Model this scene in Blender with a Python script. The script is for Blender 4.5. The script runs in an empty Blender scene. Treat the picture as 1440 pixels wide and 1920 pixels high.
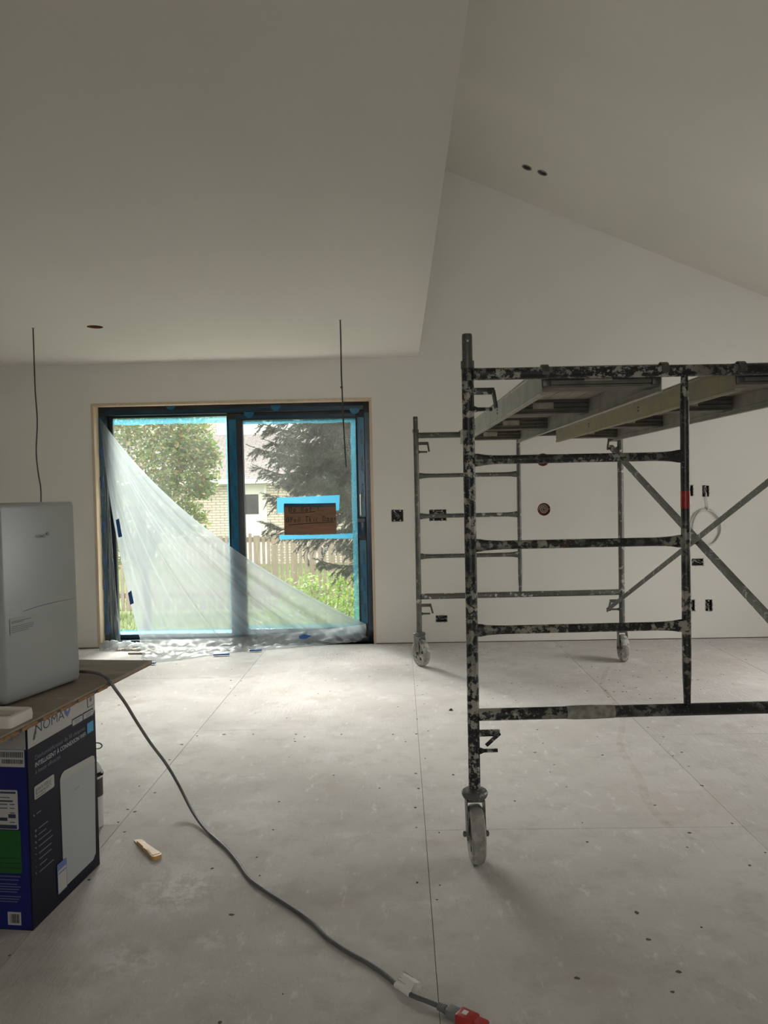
import bpy, bmesh, math, random
from mathutils import Vector, Matrix
R_ = random.Random(7)
SC = bpy.context.scene
COL = SC.collection
# ------------------------------------------------------------------ camera
F_PX, CAM_H, YAW, PITCH, ROLL = 1456.84, 1.32, -0.0204, -0.0287, 0.0201
def ray(x, y):
    u = (x - 720) / F_PX; v = (960 - y) / F_PX
    c, s = math.cos(ROLL), math.sin(ROLL); u, v = u*c + v*s, -u*s + v*c
    c, s = math.cos(PITCH), math.sin(PITCH); Y, Z = c - v*s, s + v*c
    c, s = math.cos(YAW), math.sin(YAW)
    return Vector((u*c + Y*s, -u*s + Y*c, Z))
def at(x, y, Y=None, Z=None):
    d = ray(x, y); t = Y/d.y if Y is not None else (Z - CAM_H)/d.z
    return Vector((d.x*t, d.y*t, CAM_H + d.z*t))
fwd = ray(720, 960).normalized()
right = (ray(820, 960) - ray(720, 960)).normalized()
up = right.cross(fwd).normalized()
cam = bpy.data.objects.new('camera', bpy.data.cameras.new('camera')); COL.objects.link(cam)
cam.data.sensor_fit = 'VERTICAL'; cam.data.sensor_height = 36; cam.data.lens = F_PX/1920*36
cam.data.clip_start = .05; cam.data.clip_end = 200
cam.matrix_world = Matrix(((right.x, up.x, -fwd.x, 0), (right.y, up.y, -fwd.y, 0), (right.z, up.z, -fwd.z, CAM_H), (0, 0, 0, 1)))
SC.camera = cam
# ------------------------------------------------------------------ light
SC.view_settings.view_transform = 'Standard'; SC.view_settings.look = 'None'
SC.view_settings.exposure = 0.44; SC.view_settings.gamma = 1.0
w = bpy.data.worlds.new('sky'); SC.world = w; w.use_nodes = True
bg = w.node_tree.nodes['Background']; bg.inputs[0].default_value = (.99, .985, .97, 1); bg.inputs[1].default_value = 3.9
sun = bpy.data.objects.new('sun', bpy.data.lights.new('sun', 'SUN')); COL.objects.link(sun)
sun.data.energy = 32.0; sun.data.angle = math.radians(52); sun.data.color = (1, .97, .92)
sun.rotation_euler = Vector((.24, -.91, -.355)).to_track_quat('-Z', 'Y').to_euler()
def area(name, loc, direction, sx, sy, power, color=(1, .98, .95)):
    o = bpy.data.objects.new(name, bpy.data.lights.new(name, 'AREA')); COL.objects.link(o)
    o.data.shape = 'RECTANGLE'; o.data.size = sx; o.data.size_y = sy; o.data.energy = power; o.data.color = color
    o.location = loc; o.rotation_euler = Vector(direction).to_track_quat('-Z', 'Y').to_euler()
    return o
sw = area('side_window_daylight', (4.14, 4.45, 1.35), (-.72, .06, -.72), 1.6, 1.2, 17)
sw.data.spread = math.radians(110)
area('rear_fill_light', (-.10, -3.46, 1.45), (-.12, 1, 0), .9, 1.3, 21)  # unseen fill lamp behind the camera, added to brighten the walls
# ------------------------------------------------------------------ materials
W = 6.622
MATS = {}
def newmat(name):
    m = bpy.data.materials.new(name); m.use_nodes = True; MATS[name] = m
    nt = m.node_tree; return m, nt, nt.nodes['Principled BSDF']
def nd(nt, t, **kw):
    n = nt.nodes.new(t)
    for k, v in kw.items(): setattr(n, k, v)
    return n
def lk(nt, a, b): nt.links.new(a, b)
def c4(c): return (c[0], c[1], c[2], 1)
def noise(nt, scale, detail=4, rough=.55, vec=None, stretch=None):
    n = nd(nt, 'ShaderNodeTexNoise'); n.inputs['Scale'].default_value = scale
    n.inputs['Detail'].default_value = detail; n.inputs['Roughness'].default_value = rough
    if vec is None: vec = nd(nt, 'ShaderNodeNewGeometry').outputs['Position']
    if stretch:
        mp = nd(nt, 'ShaderNodeMapping'); mp.inputs['Scale'].default_value = stretch; lk(nt, vec, mp.inputs[0]); vec = mp.outputs[0]
    lk(nt, vec, n.inputs['Vector']); return n.outputs[0]
def ramp(nt, fac, a, b, ca=(0, 0, 0), cb=(1, 1, 1)):
    r = nd(nt, 'ShaderNodeValToRGB'); e = r.color_ramp.elements
    e[0].position = a; e[0].color = c4(ca); e[1].position = b; e[1].color = c4(cb); lk(nt, fac, r.inputs[0]); return r.outputs[0]
def mix(nt, fac, a, b):
    m = nd(nt, 'ShaderNodeMix', data_type='RGBA')
    for s, v in ((m.inputs[0], fac), (m.inputs[6], a), (m.inputs[7], b)):
        if hasattr(v, 'is_linked') or hasattr(v, 'links'): lk(nt, v, s)
        elif isinstance(v, (int, float)): s.default_value = v
        else: s.default_value = c4(v)
    return m.outputs[2]
def bump(nt, bs, h, strength=.3, dist=.01):
    b = nd(nt, 'ShaderNodeBump'); b.inputs['Strength'].default_value = strength; b.inputs['Distance'].default_value = dist
    lk(nt, h, b.inputs['Height']); lk(nt, b.outputs[0], bs.inputs['Normal'])
def M(name, a, b=None, scale=8, rough=.6, metal=0, bmp=0, bscale=60, lo=.35, hi=.65, stretch=None, spec=.5):
    m, nt, bs = newmat(name)
    bs.inputs['Roughness'].default_value = rough; bs.inputs['Metallic'].default_value = metal
    bs.inputs['Specular IOR Level'].default_value = spec
    bs.inputs['Base Color'].default_value = c4(a)
    if b is not None:
        lk(nt, mix(nt, ramp(nt, noise(nt, scale, stretch=stretch), lo, hi), a, b), bs.inputs['Base Color'])
    if bmp: bump(nt, bs, noise(nt, bscale, stretch=stretch), bmp, .004)
    return m
M('paint_wall', (.71, .69, .63), (.675, .655, .60), 1.2, .75, bmp=.05, bscale=40)
M('paint_ceiling', (.73, .69, .64), (.69, .65, .60), .8, .8, bmp=.04, bscale=25, stretch=(1, .4, 1))
M('paint_vault', (.70, .68, .61), (.66, .64, .575), .8, .8, bmp=.04, bscale=25, stretch=(.5, 1.3, 1))
M('gypsum_edge', (.35, .33, .30), (.2, .19, .18), 30, .9)
M('dark_gap', (.06, .055, .05), (.12, .11, .10), 20, .9)
M('pine', (.62, .50, .36), (.54, .42, .29), 5, .6, stretch=(8, 8, .6), bmp=.1)
M('frame_black', (.012, .015, .02), (.02, .028, .036), 6, .35)
M('film_blue', (.010, .115, .22), (.016, .17, .32), 9, .25, stretch=(1, 1, .15))
M('film_navy', (.006, .03, .065), (.01, .055, .11), 9, .25, stretch=(.3, 1, 1))
M('ink_black', (.01, .01, .012), rough=.6)
M('tape_blue', (.015, .10, .33), (.01, .07, .25), 40, .5)
M('steel_handle', (.45, .45, .45), rough=.35, metal=.9)
M('cardboard', (.24, .13, .075), (.19, .105, .06), 10, .85, stretch=(1, 1, 8), bmp=.1)
M('box_black', (.02, .02, .018), (.05, .05, .045), 50, .6)
M('box_orange', (.30, .11, .055), (.20, .075, .04), 30, .6)
M('wire_grey', (.48, .45, .40), rough=.6)
M('wire_dark', (.05, .045, .04), rough=.6)
M('cable_white', (.62, .60, .56), rough=.5)
M('plastic_unit', (.32, .335, .315), (.30, .315, .30), 3, .30)
M('plastic_unit_grey', (.2, .2, .2), rough=.5)
M('plastic_cream', (.66, .63, .55), (.60, .57, .50), 20, .45)
M('carton_navy', (.006, .006, .016), (.008, .008, .02), 4, .5, spec=.2)
M('carton_blue', (.004, .008, .09), (.006, .012, .12), 6, .45, spec=.3)
M('carton_white', (.42, .41, .385), (.39, .38, .355), 6, .5)
M('carton_grey', (.30, .29, .27), (.27, .26, .24), 6, .55)
M('print_pale', (.45, .46, .48), rough=.5)
M('print_unit', (.36, .38, .38), (.33, .35, .35), 3, .45)
M('print_navy', (.02, .025, .06), rough=.5)
M('print_pin', (.10, .14, .36), rough=.5)
M('print_cyan', (.03, .28, .55), rough=.5)
M('print_green', (.003, .07, .006), (.004, .09, .008), 3, .45)
M('print_slate', (.10, .11, .20), rough=.5)
M('print_dim', (.13, .14, .20), rough=.5)
M('plywood_top', (.33, .27, .21), (.22, .18, .145), 3, .75, stretch=(1, 4, 1), bmp=.1)
M('plywood_edge', (.34, .20, .09), (.16, .085, .04), 40, .8, stretch=(1, 1, 6))
M('bottle_white', (.62, .62, .60), rough=.35)
M('metal_grey', (.28, .27, .25), (.18, .17, .16), 30, .45, .7)
M('rubber_black', (.015, .015, .015), rough=.6)
M('cord_grey', (.10, .095, .09), (.13, .125, .12), 20, .55)
M('plug_grey', (.18, .175, .17), rough=.5)
M('plug_red', (.42, .03, .02), (.36, .025, .018), 30, .4)
M('tag_paper', (.72, .71, .68), rough=.7)
M('wood_tan', (.66, .42, .15), (.54, .31, .09), 20, .5, stretch=(1, 5, 1))
M('red_tape', (.35, .012, .015), (.25, .01, .012), 30, .4)
M('aluminium', (.36, .345, .31), (.28, .265, .235), 10, .55, .25, bmp=.15)
M('aluminium_dark', (.17, .155, .13), (.11, .10, .085), 14, .6, .4, bmp=.15)
M('plank_yellow', (.29, .25, .14), (.22, .205, .16), 12, .6, .15, bmp=.2)
M('plank_deck', (.34, .30, .25), (.22, .19, .155), 6, .75, stretch=(1, 5, 1))
M('plaster_smear', (.36, .345, .30), (.20, .19, .165), 40, .85, bmp=.4)
M('plank_label', (.50, .46, .38), (.32, .29, .24), 30, .6)
def splatter(name, dark, dark2, plaster, thr, scale, rough=.42, metal=.35, rust=None):
    m, nt, bs = newmat(name)
    base = mix(nt, ramp(nt, noise(nt, 9), .4, .6), dark, dark2)
    if rust: base = mix(nt, ramp(nt, noise(nt, 14), .60, .72), base, rust)
    msk = ramp(nt, noise(nt, scale, 9, .68), thr, thr + .035)
    big = ramp(nt, noise(nt, 3.2, 3), .40, .58)
    mm = nd(nt, 'ShaderNodeMath', operation='MULTIPLY'); lk(nt, msk, mm.inputs[0]); lk(nt, big, mm.inputs[1])
    speck = ramp(nt, noise(nt, 160, 3), .66, .70)
    mx = nd(nt, 'ShaderNodeMath', operation='MAXIMUM'); lk(nt, mm.outputs[0], mx.inputs[0]); lk(nt, speck, mx.inputs[1])
    lk(nt, mix(nt, mx.outputs[0], base, plaster), bs.inputs['Base Color'])
    bs.inputs['Roughness'].default_value = rough
    inv = nd(nt, 'ShaderNodeMath', operation='MULTIPLY_ADD'); lk(nt, mx.outputs[0], inv.inputs[0]); inv.inputs[1].default_value = -metal; inv.inputs[2].default_value = metal
    lk(nt, inv.outputs[0], bs.inputs['Metallic']); bump(nt, bs, mx.outputs[0], .5, .003)
    return m
splatter('scaffold_dark', (.018, .02, .022), (.035, .036, .034), (.36, .345, .295), .505, 34, rust=(.06, .035, .02))
splatter('scaffold_grey', (.12, .118, .105), (.085, .083, .072), (.48, .47, .43), .57, 22)
splatter('scaffold_pin', (.07, .068, .058), (.09, .088, .075), (.30, .29, .25), .62, 22)
splatter('caster_wheel', (.34, .33, .30), (.25, .24, .22), (.50, .49, .46), .50, 26, .8, 0)
splatter('caster_metal', (.09, .088, .078), (.13, .128, .115), (.36, .35, .31), .56, 26)
# floor sheets: dusty cement-coloured panels with grooves, stains and plaster smears
m, nt, bs = newmat('floor_panel')
pos = nd(nt, 'ShaderNodeNewGeometry').outputs['Position']
oi = nd(nt, 'ShaderNodeObjectInfo').outputs['Random']
big = ramp(nt, noise(nt, .9, 5, .6), .3, .7, (.490, .460, .430), (.610, .590, .565))
tone = ramp(nt, oi, 0, 1, (.90, .89, .88), (1.02, 1.02, 1.02))
mt = nd(nt, 'ShaderNodeMix', data_type='RGBA', blend_type='MULTIPLY'); mt.inputs[0].default_value = 1
lk(nt, big, mt.inputs[6]); lk(nt, tone, mt.inputs[7]); colr = mt.outputs[2]
colr = mix(nt, ramp(nt, noise(nt, 3.2, 6, .7), .56, .70), colr, (.62, .615, .595))
colr = mix(nt, ramp(nt, noise(nt, 2.1, 4, .6, stretch=(1, 1.3, 1)), .60, .75), colr, (.47, .41, .37))
colr = mix(nt, ramp(nt, noise(nt, 7, 8, .72), .50, .72), colr, (.44, .415, .385))
colr = mix(nt, ramp(nt, noise(nt, 11, 7, .72, stretch=(1.6, .7, 1)), .58, .68), colr, (.66, .65, .63))
colr = mix(nt, ramp(nt, noise(nt, 26, 5, .7, stretch=(5, .6, 1)), .64, .72), colr, (.38, .355, .33))
def blob(x, y, r, hot, stretch=(1, 1, 1)):
    vm = nd(nt, 'ShaderNodeVectorMath', operation='DISTANCE'); lk(nt, pos, vm.inputs[0]); vm.inputs[1].default_value = (x, y, 0)
    g = ramp(nt, vm.outputs['Value'], r*.3, r, (1, 1, 1), (0, 0, 0))
    k = ramp(nt, noise(nt, 16, 6, .7, stretch=stretch), .46, .56)
    mu = nd(nt, 'ShaderNodeMath', operation='MULTIPLY'); lk(nt, g, mu.inputs[0]); lk(nt, k, mu.inputs[1])
    mu2 = nd(nt, 'ShaderNodeMath', operation='MULTIPLY'); lk(nt, mu.outputs[0], mu2.inputs[0]); mu2.inputs[1].default_value = hot
    return mu2.outputs[0]
for (px, py, r, hot) in ((330, 1670, .20, .75), (240, 1795, .13, .6), (390, 1765, .08, .5), (380, 1590, .07, .4)):
    q = at(px, py, Z=0); colr = mix(nt, blob(q.x, q.y, r, hot), colr, (.74, .74, .72))
for (px, py, r, hot) in ((1270, 1500, .32, .35), (1130, 1300, .35, .25), (1330, 1240, .6, .25)):
    q = at(px, py, Z=0); colr = mix(nt, blob(q.x, q.y, r, hot, (.3, .3, .3)), colr, (.52, .40, .36))
lk(nt, colr, bs.inputs['Base Color'])
lk(nt, ramp(nt, noise(nt, 4, 4), .3, .7, (.68, .68, .68), (.90, .90, .90)), bs.inputs['Roughness']); bs.inputs['Specular IOR Level'].default_value = .3
hg = noise(nt, 12, 6, .7, stretch=(6, .9, 1)); hmask = ramp(nt, noise(nt, 1.1, 3), .44, .62)
hm = nd(nt, 'ShaderNodeMath', operation='MULTIPLY'); lk(nt, hg, hm.inputs[0]); lk(nt, hmask, hm.inputs[1])
h2 = nd(nt, 'ShaderNodeMath', operation='MULTIPLY_ADD'); lk(nt, noise(nt, 55, 6, .75), h2.inputs[0]); h2.inputs[1].default_value = .35; lk(nt, hm.outputs[0], h2.inputs[2])
bump(nt, bs, h2.outputs[0], .75, .009)
# thin see-through things
def glassy(name, tint, haze, hazecol, gloss=.06, grough=.12):
    m, nt, bs = newmat(name); nt.nodes.remove(bs); out = nt.nodes['Material Output']
    tr = nd(nt, 'ShaderNodeBsdfTransparent'); tr.inputs[0].default_value = c4(tint)
    tl = nd(nt, 'ShaderNodeBsdfTranslucent'); tl.inputs[0].default_value = c4(hazecol)
    df = nd(nt, 'ShaderNodeBsdfDiffuse'); df.inputs[0].default_value = c4(hazecol)
    a = nd(nt, 'ShaderNodeMixShader'); a.inputs[0].default_value = .35; lk(nt, tl.outputs[0], a.inputs[1]); lk(nt, df.outputs[0], a.inputs[2])
    b = nd(nt, 'ShaderNodeMixShader'); lk(nt, tr.outputs[0], b.inputs[1]); lk(nt, a.outputs[0], b.inputs[2])
    if isinstance(haze, (int, float)): b.inputs[0].default_value = haze
    else: lk(nt, haze(nt), b.inputs[0])
    gl = nd(nt, 'ShaderNodeBsdfGlossy'); gl.inputs['Roughness'].default_value = grough
    c = nd(nt, 'ShaderNodeMixShader'); c.inputs[0].default_value = gloss; lk(nt, b.outputs[0], c.inputs[1]); lk(nt, gl.outputs[0], c.inputs[2])
    lk(nt, c.outputs[0], out.inputs[0]); return m
def dusty(nt): return ramp(nt, noise(nt, 2.5, 5, .65), .3, .75, (.008, .008, .008), (.03, .03, .03))
glassy('glass', (.97, .98, .97), dusty, (.85, .85, .82), .03)
glassy('film_clear_blue', (.50, .80, .90), .40, (.10, .36, .50), .03)
glassy('tape_backlit', (.20, .55, .78), .75, (.07, .32, .50), .02)
def foldhaze(nt):
    a = nd(nt, 'ShaderNodeAttribute', attribute_name='fold')
    n = ramp(nt, noise(nt, 9, 5, .7), .3, .8, (-.04, -.04, -.04), (.06, .06, .06))
    s = nd(nt, 'ShaderNodeMath', operation='ADD', use_clamp=True); lk(nt, a.outputs['Fac'], s.inputs[0]); lk(nt, n, s.inputs[1]); return s.outputs[0]
glassy('poly_sheet', (.95, .97, .97), foldhaze, (.25, .285, .30), .03, .4)
glassy('poly_bunch', (.95, .97, .97), foldhaze, (.48, .51, .52), .06, .25)
# outside
def leafmat(name, cols, trans=.35):
    m, nt, bs = newmat(name); out = nt.nodes['Material Output']
    r = nd(nt, 'ShaderNodeValToRGB'); r.color_ramp.elements[0].color = c4(cols[0]); r.color_ramp.elements[1].color = c4(cols[-1])
    for i, c in enumerate(cols[1:-1]): e = r.color_ramp.elements.new((i + 1)/(len(cols) - 1)); e.color = c4(c)
    lk(nt, nd(nt, 'ShaderNodeNewGeometry').outputs['Random Per Island'], r.inputs[0])
    lk(nt, r.outputs[0], bs.inputs['Base Color']); bs.inputs['Roughness'].default_value = .5
    tl = nd(nt, 'ShaderNodeBsdfTranslucent'); lk(nt, r.outputs[0], tl.inputs[0])
    mx = nd(nt, 'ShaderNodeMixShader'); mx.inputs[0].default_value = trans
    lk(nt, bs.outputs[0], mx.inputs[1]); lk(nt, tl.outputs[0], mx.inputs[2]); lk(nt, mx.outputs[0], out.inputs[0])
leafmat('leaf_tree', [(.05, .115, .02), (.09, .17, .03), (.13, .20, .04), (.19, .23, .06), (.26, .17, .07)])
leafmat('leaf_bush', [(.08, .17, .02), (.13, .24, .03), (.19, .30, .045), (.26, .33, .10)], .45)
leafmat('needles', [(.022, .036, .024), (.038, .058, .036), (.075, .10, .055)], .15)
leafmat('grass_blade', [(.08, .14, .025), (.12, .18, .04), (.16, .20, .06)], .4)
M('lawn', (.09, .14, .035), (.13, .175, .05), 3, .95)
M('bounce_slab', (.72, .70, .66), (.66, .64, .60), 4, .9)
M('bark', (.10, .08, .065), (.06, .05, .04), 20, .9)
M('fence_wood', (.26, .21, .155), (.19, .155, .115), 5, .9, stretch=(5, 5, .7), bmp=.2)
M('house_white', (.50, .485, .44), rough=.7)
M('house_window', (.022, .022, .024), rough=.5, spec=.3)
M('tyre', (.03, .03, .035), rough=.8)
def brickmat(name, a, b, mortar, bw, bh, rough=.85):
    m, nt, bs = newmat(name)
    tc = nd(nt, 'ShaderNodeTexCoord'); sx = nd(nt, 'ShaderNodeSeparateXYZ'); lk(nt, tc.outputs['UV'], sx.inputs[0])
    br = nd(nt, 'ShaderNodeTexBrick'); lk(nt, tc.outputs['UV'], br.inputs['Vector'])
    br.inputs['Color1'].default_value = c4(a); br.inputs['Color2'].default_value = c4(b); br.inputs['Mortar'].default_value = c4(mortar)
    br.inputs['Scale'].default_value = 1; br.inputs['Brick Width'].default_value = bw; br.inputs['Row Height'].default_value = bh
    br.inputs['Mortar Size'].default_value = .012
    lk(nt, br.outputs['Color'], bs.inputs['Base Color']); bs.inputs['Roughness'].default_value = rough
brickmat('brick_cream', (.43, .39, .31), (.38, .345, .27), (.20, .17, .135), .27, .085)
brickmat('shingle', (.235, .215, .20), (.19, .172, .16), (.09, .08, .075), .30, .14)
# ------------------------------------------------------------------ mesh helpers
class MB:
    def __init__(s): s.v = []; s.f = []; s.uv = None
    def add(s, vs, fs):
        o = len(s.v); s.v += [Vector(v) for v in vs]; s.f += [tuple(i + o for i in f) for f in fs]; return s
    def box(s, c, size, rot=None, bev=0, seg=2):
        bm = bmesh.new(); bmesh.ops.create_cube(bm, size=1)
        for v in bm.verts: v.co = Vector((v.co.x*size[0], v.co.y*size[1], v.co.z*size[2]))
        if bev: bmesh.ops.bevel(bm, geom=bm.edges[:], offset=bev, segments=seg, affect='EDGES', profile=.5)
        m = rot if rot else Matrix.Identity(3); c = Vector(c)
        bm.verts.index_update()
        s.add([m @ v.co + c for v in bm.verts], [[v.index for v in f.verts] for f in bm.faces]); bm.free(); return s
    def b(s, x0, x1, y0, y1, z0, z1, bev=0): return s.box(((x0+x1)/2, (y0+y1)/2, (z0+z1)/2), (x1-x0, y1-y0, z1-z0), None, bev)
    def tube(s, pts, r, n=12, caps=True, ell=None):
        pts = [Vector(p) for p in pts]; rr = r if isinstance(r, (list, tuple)) else [r]*len(pts)
        t0 = (pts[1] - pts[0]).normalized(); ref = Vector((0, 0, 1)) if abs(t0.z) < .9 else Vector((0, 1, 0))
        nrm = (ref - t0*ref.dot(t0)).normalized(); base = len(s.v); vs = []
        for i, p in enumerate(pts):
            t = ((pts[i+1] if i+1 < len(pts) else p) - (pts[i-1] if i else p)).normalized()
            nrm = (nrm - t*nrm.dot(t)).normalized(); bn = t.cross(nrm)
            e1, e2 = (rr[i], rr[i]) if ell is None else ell[i]
            for k in range(n):
                a = 2*math.pi*k/n; vs.append(p + nrm*math.cos(a)*e1 + bn*math.sin(a)*e2)
        fs = [(i*n+k, i*n+(k+1) % n, (i+1)*n+(k+1) % n, (i+1)*n+k) for i in range(len(pts)-1) for k in range(n)]
        if caps: fs += [tuple(range(n))[::-1], tuple(range((len(pts)-1)*n, len(pts)*n))]
        return s.add(vs, fs)
    def lathe(s, prof, c, axis=(0, 0, 1), n=24, caps=True):
        ax = Vector(axis).normalized(); ref = Vector((1, 0, 0)) if abs(ax.x) < .9 else Vector((0, 0, 1))
        u = (ref - ax*ref.dot(ax)).normalized(); v = ax.cross(u); c = Vector(c); vs = []
        for (r, h) in prof:
            for k in range(n):
                a = 2*math.pi*k/n; vs.append(c + ax*h + (u*math.cos(a) + v*math.sin(a))*max(r, 1e-5))
        m = len(prof)
        fs = [(i*n+k, i*n+(k+1) % n, (i+1)*n+(k+1) % n, (i+1)*n+k) for i in range(m-1) for k in range(n)]
        if caps and prof[0][0] > 1e-4: fs.append(tuple(range(n))[::-1])
        if caps and prof[-1][0] > 1e-4: fs.append(tuple(range((m-1)*n, m*n)))
        return s.add(vs, fs)
    def prism(s, poly, o, u, v, t):
        """polygon poly (a,b) in plane o+a*u+b*v, extruded by vector t"""
        o, u, v, t = Vector(o), Vector(u), Vector(v), Vector(t); n = len(poly)
        vs = [o + u*a + v*b for a, b in poly] + [o + u*a + v*b + t for a, b in poly]
        return s.add(vs, [tuple(range(n))[::-1], tuple(range(n, 2*n))] + [(i, (i+1) % n, n+(i+1) % n, n+i) for i in range(n)])
    def grid(s, P):
        nu, nv = len(P), len(P[0])
        return s.add([p for row in P for p in row], [(i*nv+j, (i+1)*nv+j, (i+1)*nv+j+1, i*nv+j+1) for i in range(nu-1) for j in range(nv-1)])
    def build(s, name, mat, parent=None, smooth=True, angle=35, uvf=None):
        org = Vector((0, 0, 0)); q = parent
        while q is not None: org += Vector(q.location); q = q.parent
        me = bpy.data.meshes.new(name); me.from_pydata([v - org for v in s.v], [], s.f); me.update()
        bm = bmesh.new(); bm.from_mesh(me); bmesh.ops.recalc_face_normals(bm, faces=bm.faces); bm.to_mesh(me); bm.free()
        if smooth: me.shade_smooth(); me.set_sharp_from_angle(angle=math.radians(angle))
        if uvf:
            ul = me.uv_layers.new(name='uv')
            for l in me.loops: ul.data[l.index].uv = uvf(me.vertices[l.vertex_index].co + org)
        o = bpy.data.objects.new(name, me); COL.objects.link(o); o.parent = parent
        me.materials.append(MATS[mat]); return o
def thing(name, label, cat, loc, group=None, kind=None):
    o = bpy.data.objects.new(name, None); COL.objects.link(o); o.location = loc; o.empty_display_size = .1
    o['label'] = label; o['category'] = cat
    if group: o['group'] = group
    if kind: o['kind'] = kind
    return o
def tag(o, label, cat, group=None, kind=None):
    o['label'] = label; o['category'] = cat
    if group: o['group'] = group
    if kind: o['kind'] = kind
    return o
def struct(o, label, cat): o['kind'] = 'structure'; o['label'] = label; o['category'] = cat; return o
def catmull(P, n=8):
    P = [Vector(p) for p in P]; out = []
    for i in range(len(P)-1):
        a, b, c, d = P[max(i-1, 0)], P[i], P[i+1], P[min(i+2, len(P)-1)]
        for k in range(n):
            t = k/n; out.append(.5*((2*b) + (c-a)*t + (2*a-5*b+4*c-d)*t*t + (3*b-a-3*c+d)*t**3))
    return out + [P[-1]]
def text(mb, s, o, u, v, size, width=None, bold=0):
    """flat lettering: baseline starts at o, runs along u, rises along v"""
    cu = bpy.data.curves.new('t', 'FONT'); cu.body = s; cu.size = 1; cu.resolution_u = 3; cu.offset = bold
    ob = bpy.data.objects.new('t', cu); me = bpy.data.meshes.new_from_object(ob)
    xs = [q.co.x for q in me.vertices] or [0]; k = size if width is None else width/(max(xs) - min(xs) + 1e-6)
    x0 = min(xs); o, u, v = Vector(o), Vector(u), Vector(v)
    mb.add([o + u*(q.co.x - x0)*k + v*q.co.y*size for q in me.vertices], [tuple(p.vertices) for p in me.polygons])
    bpy.data.objects.remove(ob); bpy.data.meshes.remove(me); bpy.data.curves.remove(cu); return mb
def rect(mb, o, u, v, a0, a1, b0, b1, n, t=.0008):
    return mb.prism([(a0, b0), (a1, b0), (a1, b1), (a0, b1)], o, u, v, Vector(n)*t)
def rrect(a0, a1, b0, b1, r, n=5):
    out = []
    for cx, cy, s in ((a1-r, b0+r, -90), (a1-r, b1-r, 0), (a0+r, b1-r, 90), (a0+r, b0+r, 180)):
        for k in range(n+1):
            a = math.radians(s + 90*k/n); out.append((cx + r*math.cos(a), cy + r*math.sin(a)))
    return out
def panel(mapf, u0, u1, v0, v1, th, rects=(), rounds=(), nseg=16):
    """slab with rectangular (a0,a1,b0,b1) and round (cu,cv,r) holes; mapf(u,v,w), w into the wall"""
    mb = MB(); sq = [(a-r, a+r, b-r, b+r) for a, b, r in rounds]; holes = list(rects) + sq
    us = sorted({u0, u1} | {x for h in holes for x in h[:2]}); vs = sorted({v0, v1} | {x for h in holes for x in h[2:]})
    us = [x for x in us if u0 <= x <= u1]; vs = [x for x in vs if v0 <= x <= v1]
    inh = lambda a, b: any(h[0] < a < h[1] and h[2] < b < h[3] for h in holes)
    for i in range(len(us)-1):
        for j in range(len(vs)-1):
            a0, a1, b0, b1 = us[i], us[i+1], vs[j], vs[j+1]
            if inh((a0+a1)/2, (b0+b1)/2): continue
            for w_ in (0, th): mb.add([mapf(a0, b0, w_), mapf(a1, b0, w_), mapf(a1, b1, w_), mapf(a0, b1, w_)], [(0, 1, 2, 3)])
    def rim(pts): 
        n = len(pts); mb.add([mapf(a, b, 0) for a, b in pts] + [mapf(a, b, th) for a, b in pts], [(i, (i+1) % n, n+(i+1) % n, n+i) for i in range(n)])
    rim([(u0, v0), (u1, v0), (u1, v1), (u0, v1)])
    for a0, a1, b0, b1 in rects: rim([(max(a0, u0), max(b0, v0)), (a1, max(b0, v0)), (a1, b1), (max(a0, u0), b1)])
    for a, b, r in rounds:
        cir = [(a + r*math.cos(2*math.pi*k/nseg), b + r*math.sin(2*math.pi*k/nseg)) for k in range(nseg)]; rim(cir)
        q = nseg//4
        for k, (sx, sy) in enumerate(((1, 1), (-1, 1), (-1, -1), (1, -1))):
            arc = [cir[(k*q + i) % nseg] for i in range(q+1)]
            poly = [(a+sx*r, b+sy*r)] + arc[::-1]
            for w_ in (0, th): mb.add([mapf(x, y, w_) for x, y in poly], [(0, i, i+1) for i in range(1, q+1)])
    return mb
RZ = lambda a: Matrix.Rotation(a, 3, 'Z')
# ------------------------------------------------------------------ the room
X0, X1, YR = -4.6, 4.12, -3.5
XE, ZC = 0.182, 2.44
VS = .4217
vz = lambda x: 2.864 + VS*(3.118 - x)
fl = struct(MB().b(X0, X1, YR, W + .24, -.12, -.021).build('floor', 'dark_gap'), 'dusty grey sub-floor laid in large sheets', 'floor')
def fpanel(x0, x1, y0, y1):
    MB().box(((x0+x1)/2, (y0+y1)/2, -.0105), (x1-x0-.0016, y1-y0-.0016, .021), None, .0006, 1).build('floor_panel', 'floor_panel', fl, smooth=False)
xs0 = -1.145
cols = [(X0, xs0-2.44, 1.7), (xs0-2.44, xs0-1.22, 2.95), (xs0-1.22, xs0, 3.05), (xs0, xs0+1.22, 4.268), (xs0+1.22, xs0+2.44, 2.972), (xs0+2.44, xs0+3.66, 4.085), (xs0+3.66, X1, 2.9)]
for (a, b, s) in cols:
    ys = sorted([YR, W + .012] + [y for y in (s + 2.44*k for k in range(-3, 3)) if YR + .05 < y < W - .05])
    for y0, y1 in zip(ys, ys[1:]): fpanel(a, b, y0, y1)
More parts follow.
